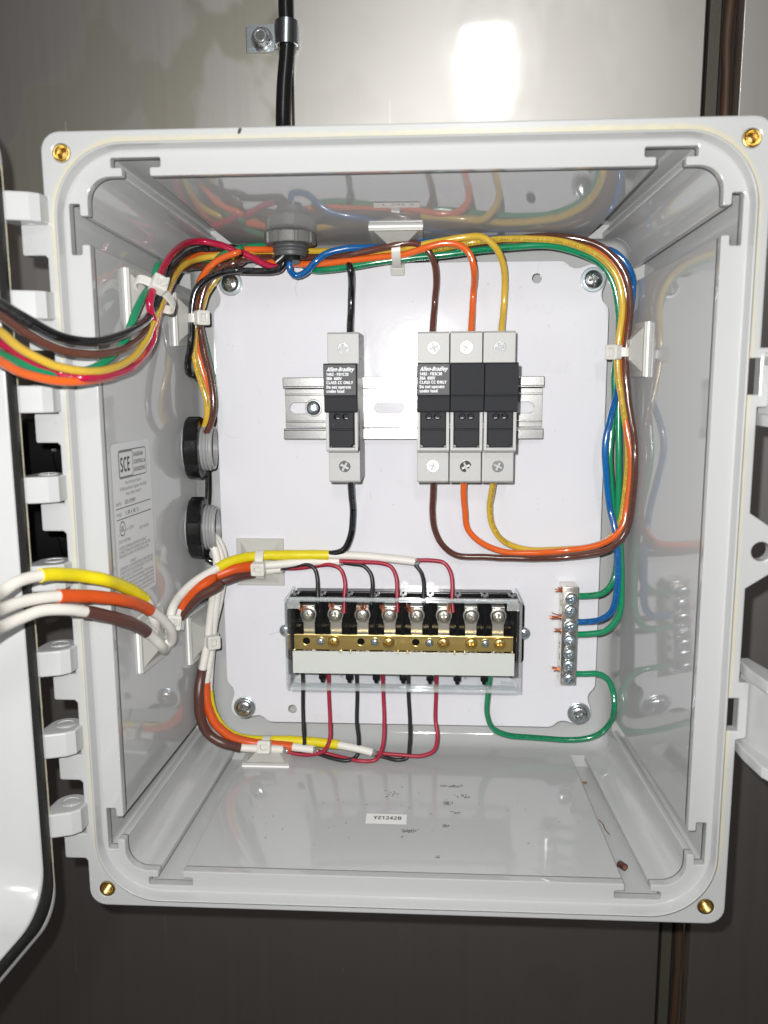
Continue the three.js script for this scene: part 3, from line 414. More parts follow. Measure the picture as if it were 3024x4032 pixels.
  // brass threaded inserts
  const prof = [[3.9, -9], [3.72, 0.15], [3.4, 0.25], [2.75, 0.1]]; for (let i = 0; i < 9; i++) prof.push([2.35, -0.35 - i * 0.8], [2.75, -0.75 - i * 0.8]); prof.push([0.01, -7.9]);
  const insG = toCreasedNormals(new THREE.LatheGeometry(prof.map(([r, z]) => new THREE.Vector2(r, z)), 28).rotateX(Math.PI / 2), 0.4);
  for (const [x, y] of ins) mesh('threaded_insert', insG.clone().translate(x, y, 0), M.brass, box0);
  // round mould marks
  const mark = (x, y, z, r) => mesh('mould_mark', plate(circle(x, y, r, 28), [circle(x, y, r - 0.28, 28)], z - 0.05, z + 0.07), M.box, box0);
  for (const y of tabs) mark(-155.6, y - 6.5, 0, 4.6);
  for (const [x, y] of [[-137.6, 108], [-137.6, 60], [-137.6, 8], [-137.6, -42], [-137.6, -100], [137.8, -112], [137.8, 30], [-41, 164.6], [17, 164.4], [-22, -164.8], [41, -164.8], [-130, 162], [131, -161.5], [88, 164.5]]) mark(x, y, ZL, 2.9);
}

// ---------------------------------------------------------------- the open door
{
  const t = thing('enclosure_door', 'white door of the box swung open on its hinges', 'door', [-157.5, 0, 0], { local: true });
  t.rotation.y = -95 * Math.PI / 180;
  const W2 = 150.5, cx = 9.2 + W2;
  const ring = (i, w) => rr(W2 - i, 178 - i, 14 + i * 0.5, 10, cx, 0).map(([x, y]) => [x, y, w]);
  const L = (a) => loft(a.map(([i, w]) => ring(i, w)), 0.8);
  const cap = (i, w) => new THREE.ShapeGeometry(shapeOf(ring(i, 0).map(([x, y]) => [x, y]))).translate(0, 0, w);
  mesh('door_shell', [L([[8, 33], [3, 31], [0, 24], [0, 6.6], [0.5, 5.3], [1.4, 5], [3.2, 5], [3.5, 5.4], [3.6, 7], [10.8, 7], [11, 4.4], [11.6, 3.9], [12.4, 4.1], [12.9, 5], [14, 23], [15.5, 27.5], [18, 29.4], [21, 30]]), cap(21, 30), cap(8, 33)], M.door, t);
  mesh('gasket', L([[3.8, 6.9], [4, 4.2], [5.2, 3.3], [9.2, 3.3], [10.4, 4.2], [10.6, 6.9]]), M.gasket, t);
  const rs = []; for (let y = -160; y <= 160; y += 4) rs.push(y);
  mesh('adhesive_residue', rs.map((y) => box(9.2 + 1.5 + R(-0.3, 0.3), 9.2 + 3.4 + R(-0.4, 0.5), y - 2.05, y + 2.05, 4.85, 5.4, 0)), M.residue, t);
  const ks = [146.3, 106.4, 66.6, 27.2, -12.4, -52, -91.2, -130.4];
  const out = []; for (let i = 0; i <= 18; i++) { const a = (90 + i * 180 / 18) * Math.PI / 180; out.push([8 * Math.cos(a), 8 * Math.sin(a)]); }
  out.push([6, -8], [9.4, -5], [13, 3], [13, 8]);
  const kg = plate(out, [], -5.9, 5.9, 0.8).rotateX(Math.PI / 2);
  for (const y of ks) {
    const k = mesh('hinge_knuckle', kg.clone().translate(0, y, 0), M.door, t);
    mesh('hinge_pin', [cyl(2.6, 2.6, 12.1, 20).translate(0, y, 0)], M.door, k);
    mesh('pin_ring', [new THREE.TorusGeometry(4.2, 0.35, 6, 28).rotateX(Math.PI / 2).translate(0, y + 5.9, 0)], M.door, k);
  }
}
// latch levers on the other side
function latch(y0, y1, label, outw) {
  const t = thing('latch_lever', label, 'latch', [154, (y0 + y1) / 2, -3], { group: 'latch levers on the free side of the box' });
  const prism = (pts, ya, yb) => plate(pts.map(([a, b]) => [a, -b]), [], ya, yb, 0.6).rotateX(-Math.PI / 2);
  const side = [[152.6, -9], [158, -10], [158 + outw, 34], [152.5 + outw, 36], [150 + outw * 0.5, 22], [152.6, 6]].map(([a, b]) => [a, b]);
  mesh('upper_arm', prism(side, y0 - 5.2, y0), M.door, t);
  mesh('lower_arm', prism(side, y1, y1 + 5.2), M.door, t);
  mesh('web', prism([[154.5, -8], [156.8, -8], [157.5 + outw, 33], [155.2 + outw, 33]], y1 + 4.6, y0 - 4.6), M.door, t);
}
latch(-51.5, -94, 'white latch lever beside the ground bar, swung open', 9);
latch(84.5, 53.8, 'white latch lever above the round padlock hole, swung open', 10);

// ---------------------------------------------------------------- the white mounting plate
const PZ = -115;
{
  const t = thing('mounting_plate', 'glossy white mounting plate with scalloped corners inside the box', 'mounting plate', [1, 3, PZ - 2]);
  const x0 = -109.6, x1 = 111.2, y0 = -132, y1 = 137.8;
  const c = [[28, 0], [25.5, 0.25], [23.6, 1.3], [22, 2.9], [19.5, 4], [16.5, 3.9], [13.5, 2.9], [10.5, 2], [7.5, 2.2], [4.5, 3.8], [2.6, 6.5], [2, 9.5], [2.6, 13], [3.8, 16], [4.2, 19], [3.4, 21.8], [1.5, 23.8], [0.35, 25.5], [0, 28]];
  const o = [];
  const put = (sx, sy, ox, oy, rev) => { const q = c.map(([a, b]) => [ox - sx * a, oy - sy * b]); o.push(...(rev ? q.reverse() : q)); };
  put(1, 1, x1, y1, true); put(-1, 1, x0, y1, false); put(-1, -1, x0, y0, true); put(1, -1, x1, y0, false);
  const sc = [[-99, 127.6], [101.8, 127.4], [-99, -122.6], [101.8, -122.6]];
  const skin = canvasTex(1024, 1248, (x, w, h) => {
    x.fillStyle = 'rgb(203,203,209)'; x.fillRect(0, 0, w, h); let sd = 31; const q = () => { sd = (sd * 16807) % 2147483647; return sd / 2147483647; };
    for (let i = 0; i < 150; i++) { x.fillStyle = `rgba(95,90,90,${0.12 + 0.35 * q()})`; x.fillRect(q() * w, q() * h, 1 + 1.6 * q(), 1 + 1.6 * q()); }
    for (let i = 0; i < 26; i++) { const a = q() * w, b = q() * h, l = 6 + 34 * q(), t = q() * 6.3; x.strokeStyle = `rgba(120,116,118,${0.15 + 0.25 * q()})`; x.lineWidth = 0.8 + 0.8 * q(); x.beginPath(); x.moveTo(a, b); x.quadraticCurveTo(a + l * Math.cos(t), b + l * Math.sin(t), a + l * 1.6 * Math.cos(t + 0.4), b + l * 1.6 * Math.sin(t + 0.4)); x.stroke(); }
    for (let i = 0; i < 9; i++) { const a = q() * w, b = q() * h; for (let k = 0; k < 40; k++) { x.fillStyle = 'rgba(170,168,170,0.035)'; x.beginPath(); x.ellipse(a + (q() - 0.5) * 70, b + (q() - 0.5) * 26, 3 + 7 * q(), 2 + 3 * q(), q() * 3, 0, 7); x.fill(); } }
  });
  M.panel.map = skin;
  const pg = clean(plate(o, [circle(71.5, 128.6, 2.6), circle(-69.9, -123.5, 2.6), ...sc.map(([x, y]) => circle(x, y, 3))], PZ - 2, PZ, 0.35)), pp = pg.attributes.position, pu = pg.attributes.uv;
  for (let i = 0; i < pp.count; i++) pu.setXY(i, (pp.getX(i) + 115) / 230, (pp.getY(i) + 137) / 280);
  mesh('plate', pg, M.panel, t, { keepUV: true });
  // pan-head screws with washers
  sc.forEach(([x, y], i) => { const s = mesh('screw', panHead(5, 2.7, 1.9).rotateZ([0.4, 0.3, 0.15, 0.55][i]).translate(x, y, PZ + 1.4), M.zinc, t); mesh('washer', [washer(6.7, 3, 1.3).translate(x, y, PZ + 0.05)], M.zincBlue, s); });
  for (const [x, y] of sc) mesh('standoff', cylZ(4.6, 5.5, PZ - 2 - ZB, 16).translate(x, y, (PZ - 2 + ZB) / 2), M.box, t);
}

// ---------------------------------------------------------------- DIN rail
{
  const t = thing('mounting_rail', 'slotted zinc-plated mounting rail behind the fuse holders', 'rail', [3, 58, PZ]);
  const X0 = -69.6, X1 = 76, yc = 58.1, H = 17.3;
  // hat profile (y, z), swept along x
  const T = 1, pr = [[H, -107.4], [H, -106.6 - 0], [H - 5.2, -106.4], [H - 6.2, -107.2], [H - 6.2, -112.8], [H - 7, -113.6]];
  const slots = [[-66.8, -49.5], [-18.8, -1.2], [29, 46.5], [55, 71.2]].map(([a, b]) => rr((b - a) / 2, 3.1, 3.05, 6, (a + b) / 2, yc).reverse());
  mesh('rail_web', plate([[X0, yc - 10.8], [X1, yc - 10.8], [X1, yc + 10.8], [X0, yc + 10.8]], slots, PZ + 0.3, PZ + 1.4, 0.2), M.rail, t);
  for (const s of [1, -1]) {
    mesh('rail_flange', [box(X0, X1, ...(s > 0 ? [yc + 12.1, yc + H] : [yc - H, yc - 12.1]), -107.6, -106.5, 0.45)], M.rail, t);
    mesh('rail_side', [box(X0, X1, ...(s > 0 ? [yc + 11.2, yc + 12.4] : [yc - 12.4, yc - 11.2]), PZ + 0.8, -106.9, 0.45), box(X0, X1, ...(s > 0 ? [yc + 7.1, yc + 8.2] : [yc - 8.2, yc - 7.1]), PZ + 1.3, PZ + 2.1, 0.35)], M.rail, t);
  }
  const sc = mesh('screw', panHead(4.1, 2.8, 1.9).rotateZ(0.25).translate(-53.2, 58.2, PZ + 2.2), M.zincBlue, t);
  mesh('washer', washer(4.9, 2.4, 0.8).translate(-53.2, 58.2, PZ + 1.42), M.zinc, sc);
}
// ---------------------------------------------------------------- fuse holders
const printTex = (code) => canvasTex(512, 480, (x, w, h) => {
  x.fillStyle = 'rgb(40,41,45)'; x.fillRect(0, 0, w, h); x.fillStyle = 'rgb(222,225,230)';
  const mm = w / 16.05;
  [['Allen-Bradley', 2.75, 'italic bold', 13.6, 3.3], [code, 2.1, 'bold', 11.4, 5.5], ['30A  600V', 2.1, 'bold', 7.9, 7.55], ['CLASS CC ONLY', 2.1, 'bold', 13.6, 9.6], ['Do not operate', 2.1, 'bold', 12.6, 11.8], ['under load', 2.1, 'bold', 9.2, 13.9]].forEach(([s, size, f, wide, y]) => { x.font = `${f} ${size * mm}px sans-serif`; const m = x.measureText(s).width; x.save(); x.translate(1.1 * mm, y * mm); if (f[0] === 'i') x.transform(1, 0, -0.2, 1, 0.2 * mm, 0); x.scale(wide * mm / m, 1); x.fillText(s, 0, 0); x.restore(); });
});
function pole(t, x0, code, hot) {
  const w = 16.95, x1 = x0 + w, g = 0.15, a = x0 + g, b = x1 - g;
  const prof = [[19.6, -111], [19.6, -81], [20.6, -80], [36.2, -80], [37, -79.2], [37, -69.6], [38, -68.8], [39.2, -68.8], [39.2, -76], [57.5, -76], [57.5, -68.5], [66.5, -66], [82, -66], [82, -79], [82.8, -80], [97.6, -80], [98.6, -81], [98.6, -111], [77.5, -111], [76, -106], [40.5, -106], [39, -111]];
  // body: side profile (y, z) extruded across the width
  const sideways = (p, xa, xb, bev) => plate(p.map(([y, z]) => [-z, y]), [], xa, xb, bev).rotateY(Math.PI / 2);
  // rotateY(+90): (u, y, d) -> (d, y, -u), so u = -z
  const body = mesh('body', [sideways(prof, a, b, 0.35), sideways([[37, -80], [37, -69.4], [38, -68.6], [58.4, -68.6], [59, -80]], a, a + 1.7, 0.25), sideways([[37, -80], [37, -69.4], [38, -68.6], [58.4, -68.6], [59, -80]], b - 1.7, b, 0.25)], M.fuse, t);
  const ribs = [], cxm = (a + b) / 2; for (const yb of [84.3, 23.2]) { for (let i = 0; i < 5; i++) ribs.push(box(a + 0.35, a + (i === 1 || i === 3 ? 4.2 : 5.6), yb + i * 2.35, yb + i * 2.35 + 0.4, -80.2, -79.86)); ribs.push(box(cxm - 0.15, cxm + 0.15, yb - 2, yb + 1.2, -80.2, -79.86), box(cxm - 0.15, cxm + 0.15, yb + 10.5, yb + 13.6, -80.2, -79.86)); }
  mesh('ribs', ribs.slice(0, 7), M.fuse, body); mesh('ribs', ribs.slice(7), M.fuse, body);
  const lev = [[57.6, -69], [57.6, -64.6], [58.4, -63.9], [65.2, -63.4], [66.4, -62], [81.4, -62], [82.2, -62.8], [82.2, -70]];
  const h = mesh('fuse_drawer', [sideways(lev, a - 0.05, b + 0.05, 0.3), box(a, b, 65.4, 65.9, -63.3, -62.6, 0.1)], M.darkGrey, t);
  if (code) {
    const pg = new THREE.PlaneGeometry(w - 0.9, 15.2).translate(cxm, 74, -61.96);
    mesh('printed_face', pg, std(C(1, 1, 1), 0.55, { map: printTex(code) }), h, { keepUV: true });
  }
  // the black finger pull with its two holes and lower lip
  const xa = a + 1.9, xb = b - 1.9, mid = (xa + xb) / 2;
  const o = [[xa, 41], [xa + 1.2, 40.5], [xa + 1.2, 39.4], [xb - 1.2, 39.4], [xb - 1.2, 40.5], [xb, 41], [xb, 57.8], [xa, 57.8]];
  mesh('finger_pull', [plate(o, [circle(mid - 2.2, 55.4, 1.5, 18).reverse(), circle(mid + 2.2, 55.4, 1.5, 18).reverse()], -72, -66.4, 0.4), plate(rr(4.3, 3.3, 1.4, 5, mid, 53.6), [rr(3.95, 2.95, 1.2, 5, mid, 53.6).reverse(), ], -66.5, -66.1), box(xa + 0.2, xb - 0.2, 48.3, 49.3, -66.8, -65.4, 0.35), plate(rr(4.4, 2.6, 1.4, 5, mid, 44.6), [rr(4, 2.2, 1.2, 5, mid, 44.6).reverse()], -66.5, -66), box(mid - 5.4, mid + 5.4, 54.5, 56.5, -75.4, -73, 0.2)], M.drawer, t);
  for (const [y, r] of [[90.4, 0.3], [28.4, -0.4]]) {
    const k = r + x0 * 7.3;
    mesh('clamp_screw', flatHead(3.15, 1.3).rotateZ(k).rotateX(0.05 + 0.1 * Math.sin(k * 3.1 + y)).rotateY(0.12 * Math.cos(k * 5.3 + y)).translate(cxm + 0.1, y, -81), M.zinc, t);
    mesh('screw_well', plate(circle(cxm + 0.1, y, 3.75, 28), [circle(cxm + 0.1, y, 3.35, 28)], -80.1, -79.8), M.fuse, t);
  }
}
{
  const t = thing('fuse_holder', 'single pole fuse holder standing alone on the rail', 'fuse holder', [-32.3, 58, -107], { group: 'fuse holders on the rail' });
  pole(t, -40.9, '1492 - FB1C30');
  for (const [r, y, z] of [[3.4, 53, -93], [0.9, 85, -86], [0.9, 33, -86], [0.7, 24, -86], [0.9, 94, -90]]) mesh('side_dimple', cylX(r, r, 0.3, 20).translate(-23.95, y, z), std(C(0.22, 0.22, 0.21), 0.5), t);
}
{
  const t = thing('fuse_holder', 'three pole fuse holder with brown, orange and yellow wires', 'fuse holder', [32, 58, -107], { group: 'fuse holders on the rail' });
  [6.25, 23.35, 40.45].forEach((x, i) => pole(t, x, i ? null : '1492 - FB3C30'));
  for (const x of [23.28, 40.38]) mesh('link_pin', plate(circle(x, 50.5, 0.95, 18), [circle(x, 50.5, 0.6, 14)], -68.8, -68.3), M.fuse, t);
}
// ---------------------------------------------------------------- terminal block under its clear cover
{
  const t = thing('terminal_block', 'eight pole black terminal block under a clear plastic cover', 'terminal block', [-2, -72, PZ]);
  const N = [-56.7, -41, -25.4, -9.8, 5.7, 21.3, 36.8, 52.3], pitch = 15.57, xl = -65.2, xr = 60.9;
  mesh('base', [box(xl, xr, -96, -47.5, PZ + 0.1, -107, 0.8)], M.blackPl, t);
  for (const s of [-1, 1]) {
    const e = mesh('mounting_ear', [plate(rr(3.6, 18, 2.4, 5, s < 0 ? -68.6 : 64.6, -72.5), [], PZ + 0.1, PZ + 5, 0.5)], M.blackPl, t);
    mesh('ear_screw', panHead(3.6, 2.6, 1.7).rotateZ(s).translate(s < 0 ? -72 : 68, -72.2, PZ + 5.1), M.zincBlue, e);
  }
  for (let i = 0; i <= 8; i++) { const x = i === 0 ? xl + 0.9 : i === 8 ? xr - 0.9 : (N[i - 1] + N[i]) / 2; mesh('barrier', [box(x - 0.9, x + 0.9, -70.2, -47.5, -108, -96.4, 0.3), box(x - 0.9, x + 0.9, -96, -70.2, -108, -100, 0.3), box(x - 2.2, x + 2.2, -52.5, -47.5, -107.5, -99.5, 0.4), box(x - 2.6, x + 2.6, -55.6, -52, -107.5, -101.5, 0.3)], M.blackPl, t); }
  N.forEach((x, i) => {
    // plated clip from screw to bus bar
    const clip = mesh('terminal_clip', [box(x - 3.8, x + 3.8, -64.5, -54.6, -104, -101.4, 0.3), box(x - 3.4, x + 3.4, -71.5, -64, -103.6, -102.2, 0.3), box(x - 3.8, x + 3.8, -55.6, -54.4, -106.5, -101.4, 0.3)], M.nickel, t);
    const scw = mesh('terminal_screw', panHead(3.9, 2.7, 2).rotateZ([0.05, -0.15, 0.6, 0.7, 0.35, 0.08, 0.75, 0.02][i]).translate(x, -59.5, -100.3), M.nickel, t);
    mesh('clamp_washer', washer(4.75, 2.2, 1).translate(x, -59.5, -101.35), M.nickel, scw);
    mesh('lower_screw', [panHead(3.6, 2.4, 1.8).translate(x, -84, -101), washer(4.6, 2.2, 0.9).translate(x, -84, -101.8)], M.nickel, t);
    mesh('lower_clip', box(x - 3.8, x + 3.8, -90, -79.5, -104, -101.8, 0.3), M.nickel, t);
    if (i < 7) { const c = x + pitch / 2; mesh('barrier_foot', [plate([[c - 2.1, -92], [c + 2.1, -92], [c + 2.1, -97.4], [c + 1.1, -98.2], [c + 1.1, -99.6], [c - 1.1, -99.6], [c - 1.1, -98.2], [c - 2.1, -97.4]], [], -101.5, -97.5, 0.3)], M.blackPl, t); }
  });
  const holes = [-57.8, -26.2, 5.3].map((x) => circle(x, -74.8, 2.05, 20).reverse());
  const bar = mesh('bus_bar', plate([[xl + 0.3, -79.8], [xr - 0.2, -79.8], [xr - 0.2, -70.8], [xl + 0.3, -70.8]], holes, -99.6, -97.6, 0.25), M.brassBar, t);
  [-41.9, -10.3, 21.1, 37, 53].forEach((x, i) => mesh('brass_screw', panHead(3.55, 2.4, 1.7).rotateZ([0.2, 0.75, 0.5, 0.02, 0.1][i]).translate(x, -74.8, -97.55), M.brass, bar));
  [-49.5, -18.2, 13.2, 45].forEach((x, i) => mesh('small_screw', panHead(2.4, 1.9, 1.2).rotateZ(0.4 * i).translate(x, -74.7, -97.55), M.zincBlue, bar));
  // clear cover: front plate, top and bottom rails, sides, posts
  const cz = -85, ct = 1.6;
  const cover = mesh('clear_cover', [box(-65.2, 61.6, -98.6, -45.2, cz - ct, cz, 0.5)], M.clear, t);
  mesh('cover_top_rail', [box(-65.2, 61.6, -48.4, -46.9, cz - 5.5, cz - ct - 0.05, 0.3), box(-65.6, 62, -47, -45.1, cz + 0.05, cz + 1.9, 0.7)], M.clearEdge, cover);
  mesh('cover_bottom_rail', [box(-65.2, 61.6, -98.5, -97, cz - 5.5, cz - ct - 0.05, 0.3), box(-65.6, 62, -99.2, -97.2, cz + 0.05, cz + 1.9, 0.7)], M.clearEdge, cover);
  for (const s of [-1, 1]) {
    const xs = s < 0 ? -66.9 : 63.3;
    mesh('cover_side', [box(xs - 0.75, xs + 0.75, -99, -46.5, PZ + 0.5, cz + 1.2, 0.3), box(s < 0 ? -66 : 55.6, s < 0 ? -59 : 62.4, -51.5, -47, cz + 0.1, cz + 2.1, 0.3)], M.clearEdge, cover);
    const hx = s < 0 ? -63 : 59;
    mesh('cover_post', [cylX(0.75, 0.75, 8, 10).translate(hx + (s < 0 ? 1 : -3), -59.6, cz - 2.6), cylX(0.75, 0.75, 8, 10).translate(hx + (s < 0 ? 1 : -3), -94.4, cz - 2.6), box(hx - 2.6, hx + 2.6, -92.6, -88, -99, -96.5, 0.3)], M.clear, cover);
  }
  for (const x of [-63.5, -36.8, -31.3, -4.7, 0.8, 27.2, 33, 59.6]) mesh('cover_pip', [cylZ(0.85, 0.85, 3, 12).translate(x, -77.6, cz - ct - 1.6), cylZ(0.7, 0.7, 3, 12).translate(x, -91.5, cz - ct - 1.6)], M.clear, cover);
  mesh('marker_strip', box(-64.1, 60.5, -90.2, -77.2, cz - ct - 1.2, cz - ct - 0.1, 0.2), M.strip, t);
}
// ---------------------------------------------------------------- ground bar
{
  const t = thing('ground_bar', 'plated ground bar with seven clamp screws and green wires', 'ground bar', [93, -71, PZ]);
  const ys = [-48, -55.6, -64.3, -72.6, -80.6, -87.6, -95.4];
  const bar = box(88.4, 97.4, -100.4, -42.3, PZ + 0.1, -101.6, 0.5);
  const a = new Brush((() => { const q = bar.clone(); q.deleteAttribute('uv'); return q; })()); a.updateMatrixWorld();
  let cur = a;
  for (const y of ys) { const h = cylX(2.1, 2.1, 14, 16); h.deleteAttribute('uv'); h.translate(93, y + 2.6, -107); const b = new Brush(h); b.updateMatrixWorld(); cur = evaluator.evaluate(cur, b, SUBTRACTION); }
  mesh('bar', toCreasedNormals(clean(cur.geometry), 0.6), std(C(0.74, 0.71, 0.65), 0.26, { metalness: 1, bumpMap: fine, bumpScale: 0.00003 }), t);
  ys.forEach((y, i) => mesh('clamp_screw', [panHead(3.5, 2.4, 1.8).rotateZ([0.5, 0.02, 0.3, 1.1, 0.4, 0.75, 0.1][i]).rotateX([0.18, 0, 0.1, -0.15, 0.14, 0, 0.2][i]).translate(93, y - 0.6, -101.2 + [1.2, 0, 0.8, 0.9, 0.9, 0, 1.2][i]), cylZ(2, 2, 3.5, 14).translate(93, y - 0.6, -102)], M.zincBlue, t));
}
// ---------------------------------------------------------------- cable tie mounts and ties
const mountGeo = (() => {
  const sq = (h, x) => [[x, -h, -h], [x, h, -h], [x, h, h], [x, -h, h]];
  const rq = (h, hz, x) => [[x, -h, -hz], [x, h, -hz], [x, h, hz], [x, -h, hz]];
  const frustum = (a, b, x0, x1) => mergeGeometries([clean(loft([rq(...a, x0), rq(...b, x1)], 0.2)), clean(box(x1 - 0.4, x1, -b[0], b[0], -b[1], b[1]))]);
  return { foam: box(0, 1.1, -14, 14, -14, 14, 0.1), base: [box(1.1, 2.5, -14, 14, -14, 14, 0.35), frustum([11.5, 12.5], [5.2, 4], 2.4, 6.4), box(2.4, 6.6, 3, 5.4, -4.2, 4.2, 0.3), box(2.4, 6.6, -5.4, -3, -4.2, 4.2, 0.3)] };
})();
function mount(at, n, d, label) {                    // n: away from the wall, d: along the wires
  const t = thing('tie_mount', label, 'tie mount', at, { group: 'adhesive cable tie mounts', local: true });
  basis(t, n, d, n.clone().cross(d));
  mesh('base', mountGeo.base.map((g) => g.clone()), M.nylon, t); mesh('foam_tape', mountGeo.foam.clone(), M.foam, t);
}
function tie(at, n, d, rx, rz, ang, label, tail = 0) { // an oval strap around the wires, its head at angle ang (0 = away from the wall)
  const t = thing('cable_tie', label, 'cable tie', at, { group: 'natural nylon cable ties', local: true });
  d = d.clone().normalize(); n = n.clone().addScaledVector(d, -n.dot(d)).normalize();
  basis(t, n, d, n.clone().cross(d));
  const el = (k) => Array.from({ length: 40 }, (_, i) => { const a = i / 40 * Math.PI * 2; return [(rx + k) * Math.cos(a), (rz + k) * Math.sin(a)]; });
  mesh('strap', plate(el(1.2).map(([a, b]) => [a, -b]), [el(0).map(([a, b]) => [a, -b]).reverse()], -2.4, 2.4, 0.3).rotateX(-Math.PI / 2), M.tie, t);
  const hx = (rx + 2.6) * Math.cos(ang), hz = (rz + 2.6) * Math.sin(ang), g = new THREE.Group();
  const hole = box(-4, 4, -1.7, 1.7, -1, 1); void hole; void g;
  const head = [plate(rr(3.7, 3.9, 1.1, 4), [rr(1.3, 1.9, 0.2, 2).reverse()], -2.6, 2.9, 0.5), box(-1.3, 1.3, -1.9, 1.9, 0.6, 1.4, 0.2), box(-1.3, 0.2, -1.9, 1.9, -2.4, 1.2, 0.2)].map((q) => clean(q).rotateY(Math.PI / 2).rotateY(-ang).translate(hx, 0, hz));
  mesh('head', head, M.tie, t);
  if (tail) mesh('tail', box(0, tail, -1.9, 1.9, -0.5, 0.5, 0.2).rotateY(-ang + 0.5).translate(hx + 1.5 * Math.cos(ang), 0, hz + 1.5 * Math.sin(ang)), M.tie, t);
}
const X = V(1, 0, 0), Y = V(0, 1, 0), Z = V(0, 0, 1), nX = V(-1, 0, 0), nY = V(0, -1, 0);
const lean = 0.098, XL = V(1, 0, lean).normalize(), XR = V(-1, 0, lean).normalize(), YT = V(0, -1, lean).normalize(), YB = V(0, 1, lean).normalize();   // normals of the leaning walls
mount([-wallX(-45.5), 112.5, -45.5], XL, Y, 'tie mount behind the coloured wires that go to the door');
mount([-wallX(-100.5), 106.5, -100.5], XL, Y, 'tie mount on the wall above the upper black locknut');
mount([-wallX(-38.5), -55, -38.5], XL, Y, 'tie mount behind the white cables that go to the door');
mount([-wallX(-101), -72.5, -101], XL, Y, 'tie mount on the wall below the lower black locknut');
mount([-4.8, wallY(-96), -96], YT, X, 'tie mount hanging from the top wall of the box');
mount([wallX(-94), 88.7, -94], XR, Y, 'tie mount on the wall right beside the yellow and brown wires');
mount([-86.5, -31.7, PZ], Z, X, 'tie mount stuck on the white plate above the terminal block');
mount([-83, -wallY(-107.5), -107.5], YB, X, 'tie mount standing on the bottom wall of the box');
tie([-118.5, 114.8, -41.7], V(0.86, 0.1, 0.5), V(0.05, 0.8, -0.6), 4.5, 11.0, 0.35, 'cable tie around the coloured wires that go to the door', 5);
tie([-114.1, 107.4, -98.5], XL, Y, 4.0, 7.7, 0.75, 'cable tie around the wires above the upper black locknut');
tie([-123.8, -54.4, -59.9], V(0.8, 0.3, 0.5), V(0, 0.9, -0.4), 3.0, 6.1, 0.4, 'cable tie around the looped white cables that go to the door', 4);
tie([-115.2, -75.6, -102.8], XL, Y, 3.5, 5.4, 0.9, 'cable tie around the white cables below the lower black locknut');
tie([-5.1, 140.9, -102.5], YT, X, 5.6, 11.0, -0.95, 'cable tie around the wires under the top wall');
tie([115.1, 87.7, -99.0], XR, Y, 4.6, 7.0, -0.65, 'cable tie around the yellow and brown wires, beside the plate');
tie([-85.1, -31.8, -106.7], Z, X, 4.3, 7.4, -0.1, 'cable tie around the taped cables above the terminal block');
tie([-84.1, -141.9, -105.0], YB, X, 3.9, 5.6, -1.15, 'cable tie around the taped cables on the bottom wall');
// ---------------------------------------------------------------- conduit fittings
function locknut(ro, ri, h, lugs, depth, bev) { const o = []; for (let i = 0; i < lugs; i++) { const a0 = i / lugs * Math.PI * 2, s = Math.PI * 2 / lugs; for (const [f, r] of [[0.02, ro], [0.25, ro], [0.5, ro], [0.74, ro], [0.78, ro - depth], [0.96, ro - depth]]) { const a = a0 + f * s; o.push([r * Math.cos(a), r * Math.sin(a)]); } } return plate(o, [circle(0, 0, ri, 36).reverse()], 0, h, bev); }
function thread(ro, ri, len, pitch) { const pr = [[ri, 0], [ro - 0.7, 0]]; for (let z = 0.5; z + pitch < len - 0.8; z += pitch) pr.push([ro - 0.7, z], [ro, z + pitch * 0.35], [ro, z + pitch * 0.6], [ro - 0.7, z + pitch]); pr.push([ro - 0.7, len - 0.5], [ro - 1.1, len], [ri + 0.3, len], [ri, len - 0.4], [ri, 0]); return toCreasedNormals(new THREE.LatheGeometry(pr.map(([a, b]) => new THREE.Vector2(a, b)), 36), 0.5); }   // along +y
for (const [y, which] of [[36.5, 'upper'], [-9, 'lower']]) {
  const t = thing('conduit_fitting', `${which} conduit fitting with black locknut on the side wall, ${which === 'upper' ? 'coloured wires' : 'white cables'} coming out`, 'conduit fitting', [-wallX(-100), y, -100], { group: 'conduit fittings on the side wall', local: true });
  t.rotation.set(0, 0.098, -Math.PI / 2, 'YXZ');       // local y points into the box
  mesh('locknut', locknut(17.6, 12, 8.4, 6, 0.8, 1.2).rotateX(-Math.PI / 2).rotateY(0.2), M.blackPl, t);
  mesh('outer_body', [cyl(19, 19, 16, 32).translate(0, -25, 0), cyl(16, 16, 60, 32).translate(0, -58, 0), cyl(20, 20, 18, 8).translate(0, -78, 0)], M.blackPl, t);
  mesh('threaded_end', thread(12.9, 10.6, 16.6, 1.8).translate(0, -1.5, 0), M.greyTube, t);
}
{
  const t = thing('cable_gland', 'grey threaded cable fitting hanging from the top wall, black cable inside', 'cable fitting', [-61.5, wallY(-95) + 0.4, -95], { local: true });
  t.rotation.z = Math.PI;                           // local y points down
  mesh('locknut', locknut(13.7, 9, 6, 10, 0.9, 0.7).rotateX(-Math.PI / 2), M.greyNut, t);
  mesh('threaded_end', thread(9.5, 7.4, 12.2, 1.9), M.greyPvc, t);
  const s = mesh('cable_sheath', [sweep(catmull([[-61.5, 152, -95], [-61.3, 142, -94.5], [-60.6, 135.8, -93.5]], 12), 4.5, { n: 14 }), sweep(catmull([[-62, 146, -92], [-64.5, 139.5, -91], [-68.8, 135.6, -90.5]], 10), 2.6, { n: 10 })], M.cable, scene, { keepUV: true });
  tag(s, 'black cable sheath end hanging out of the grey fitting', 'cable');
}

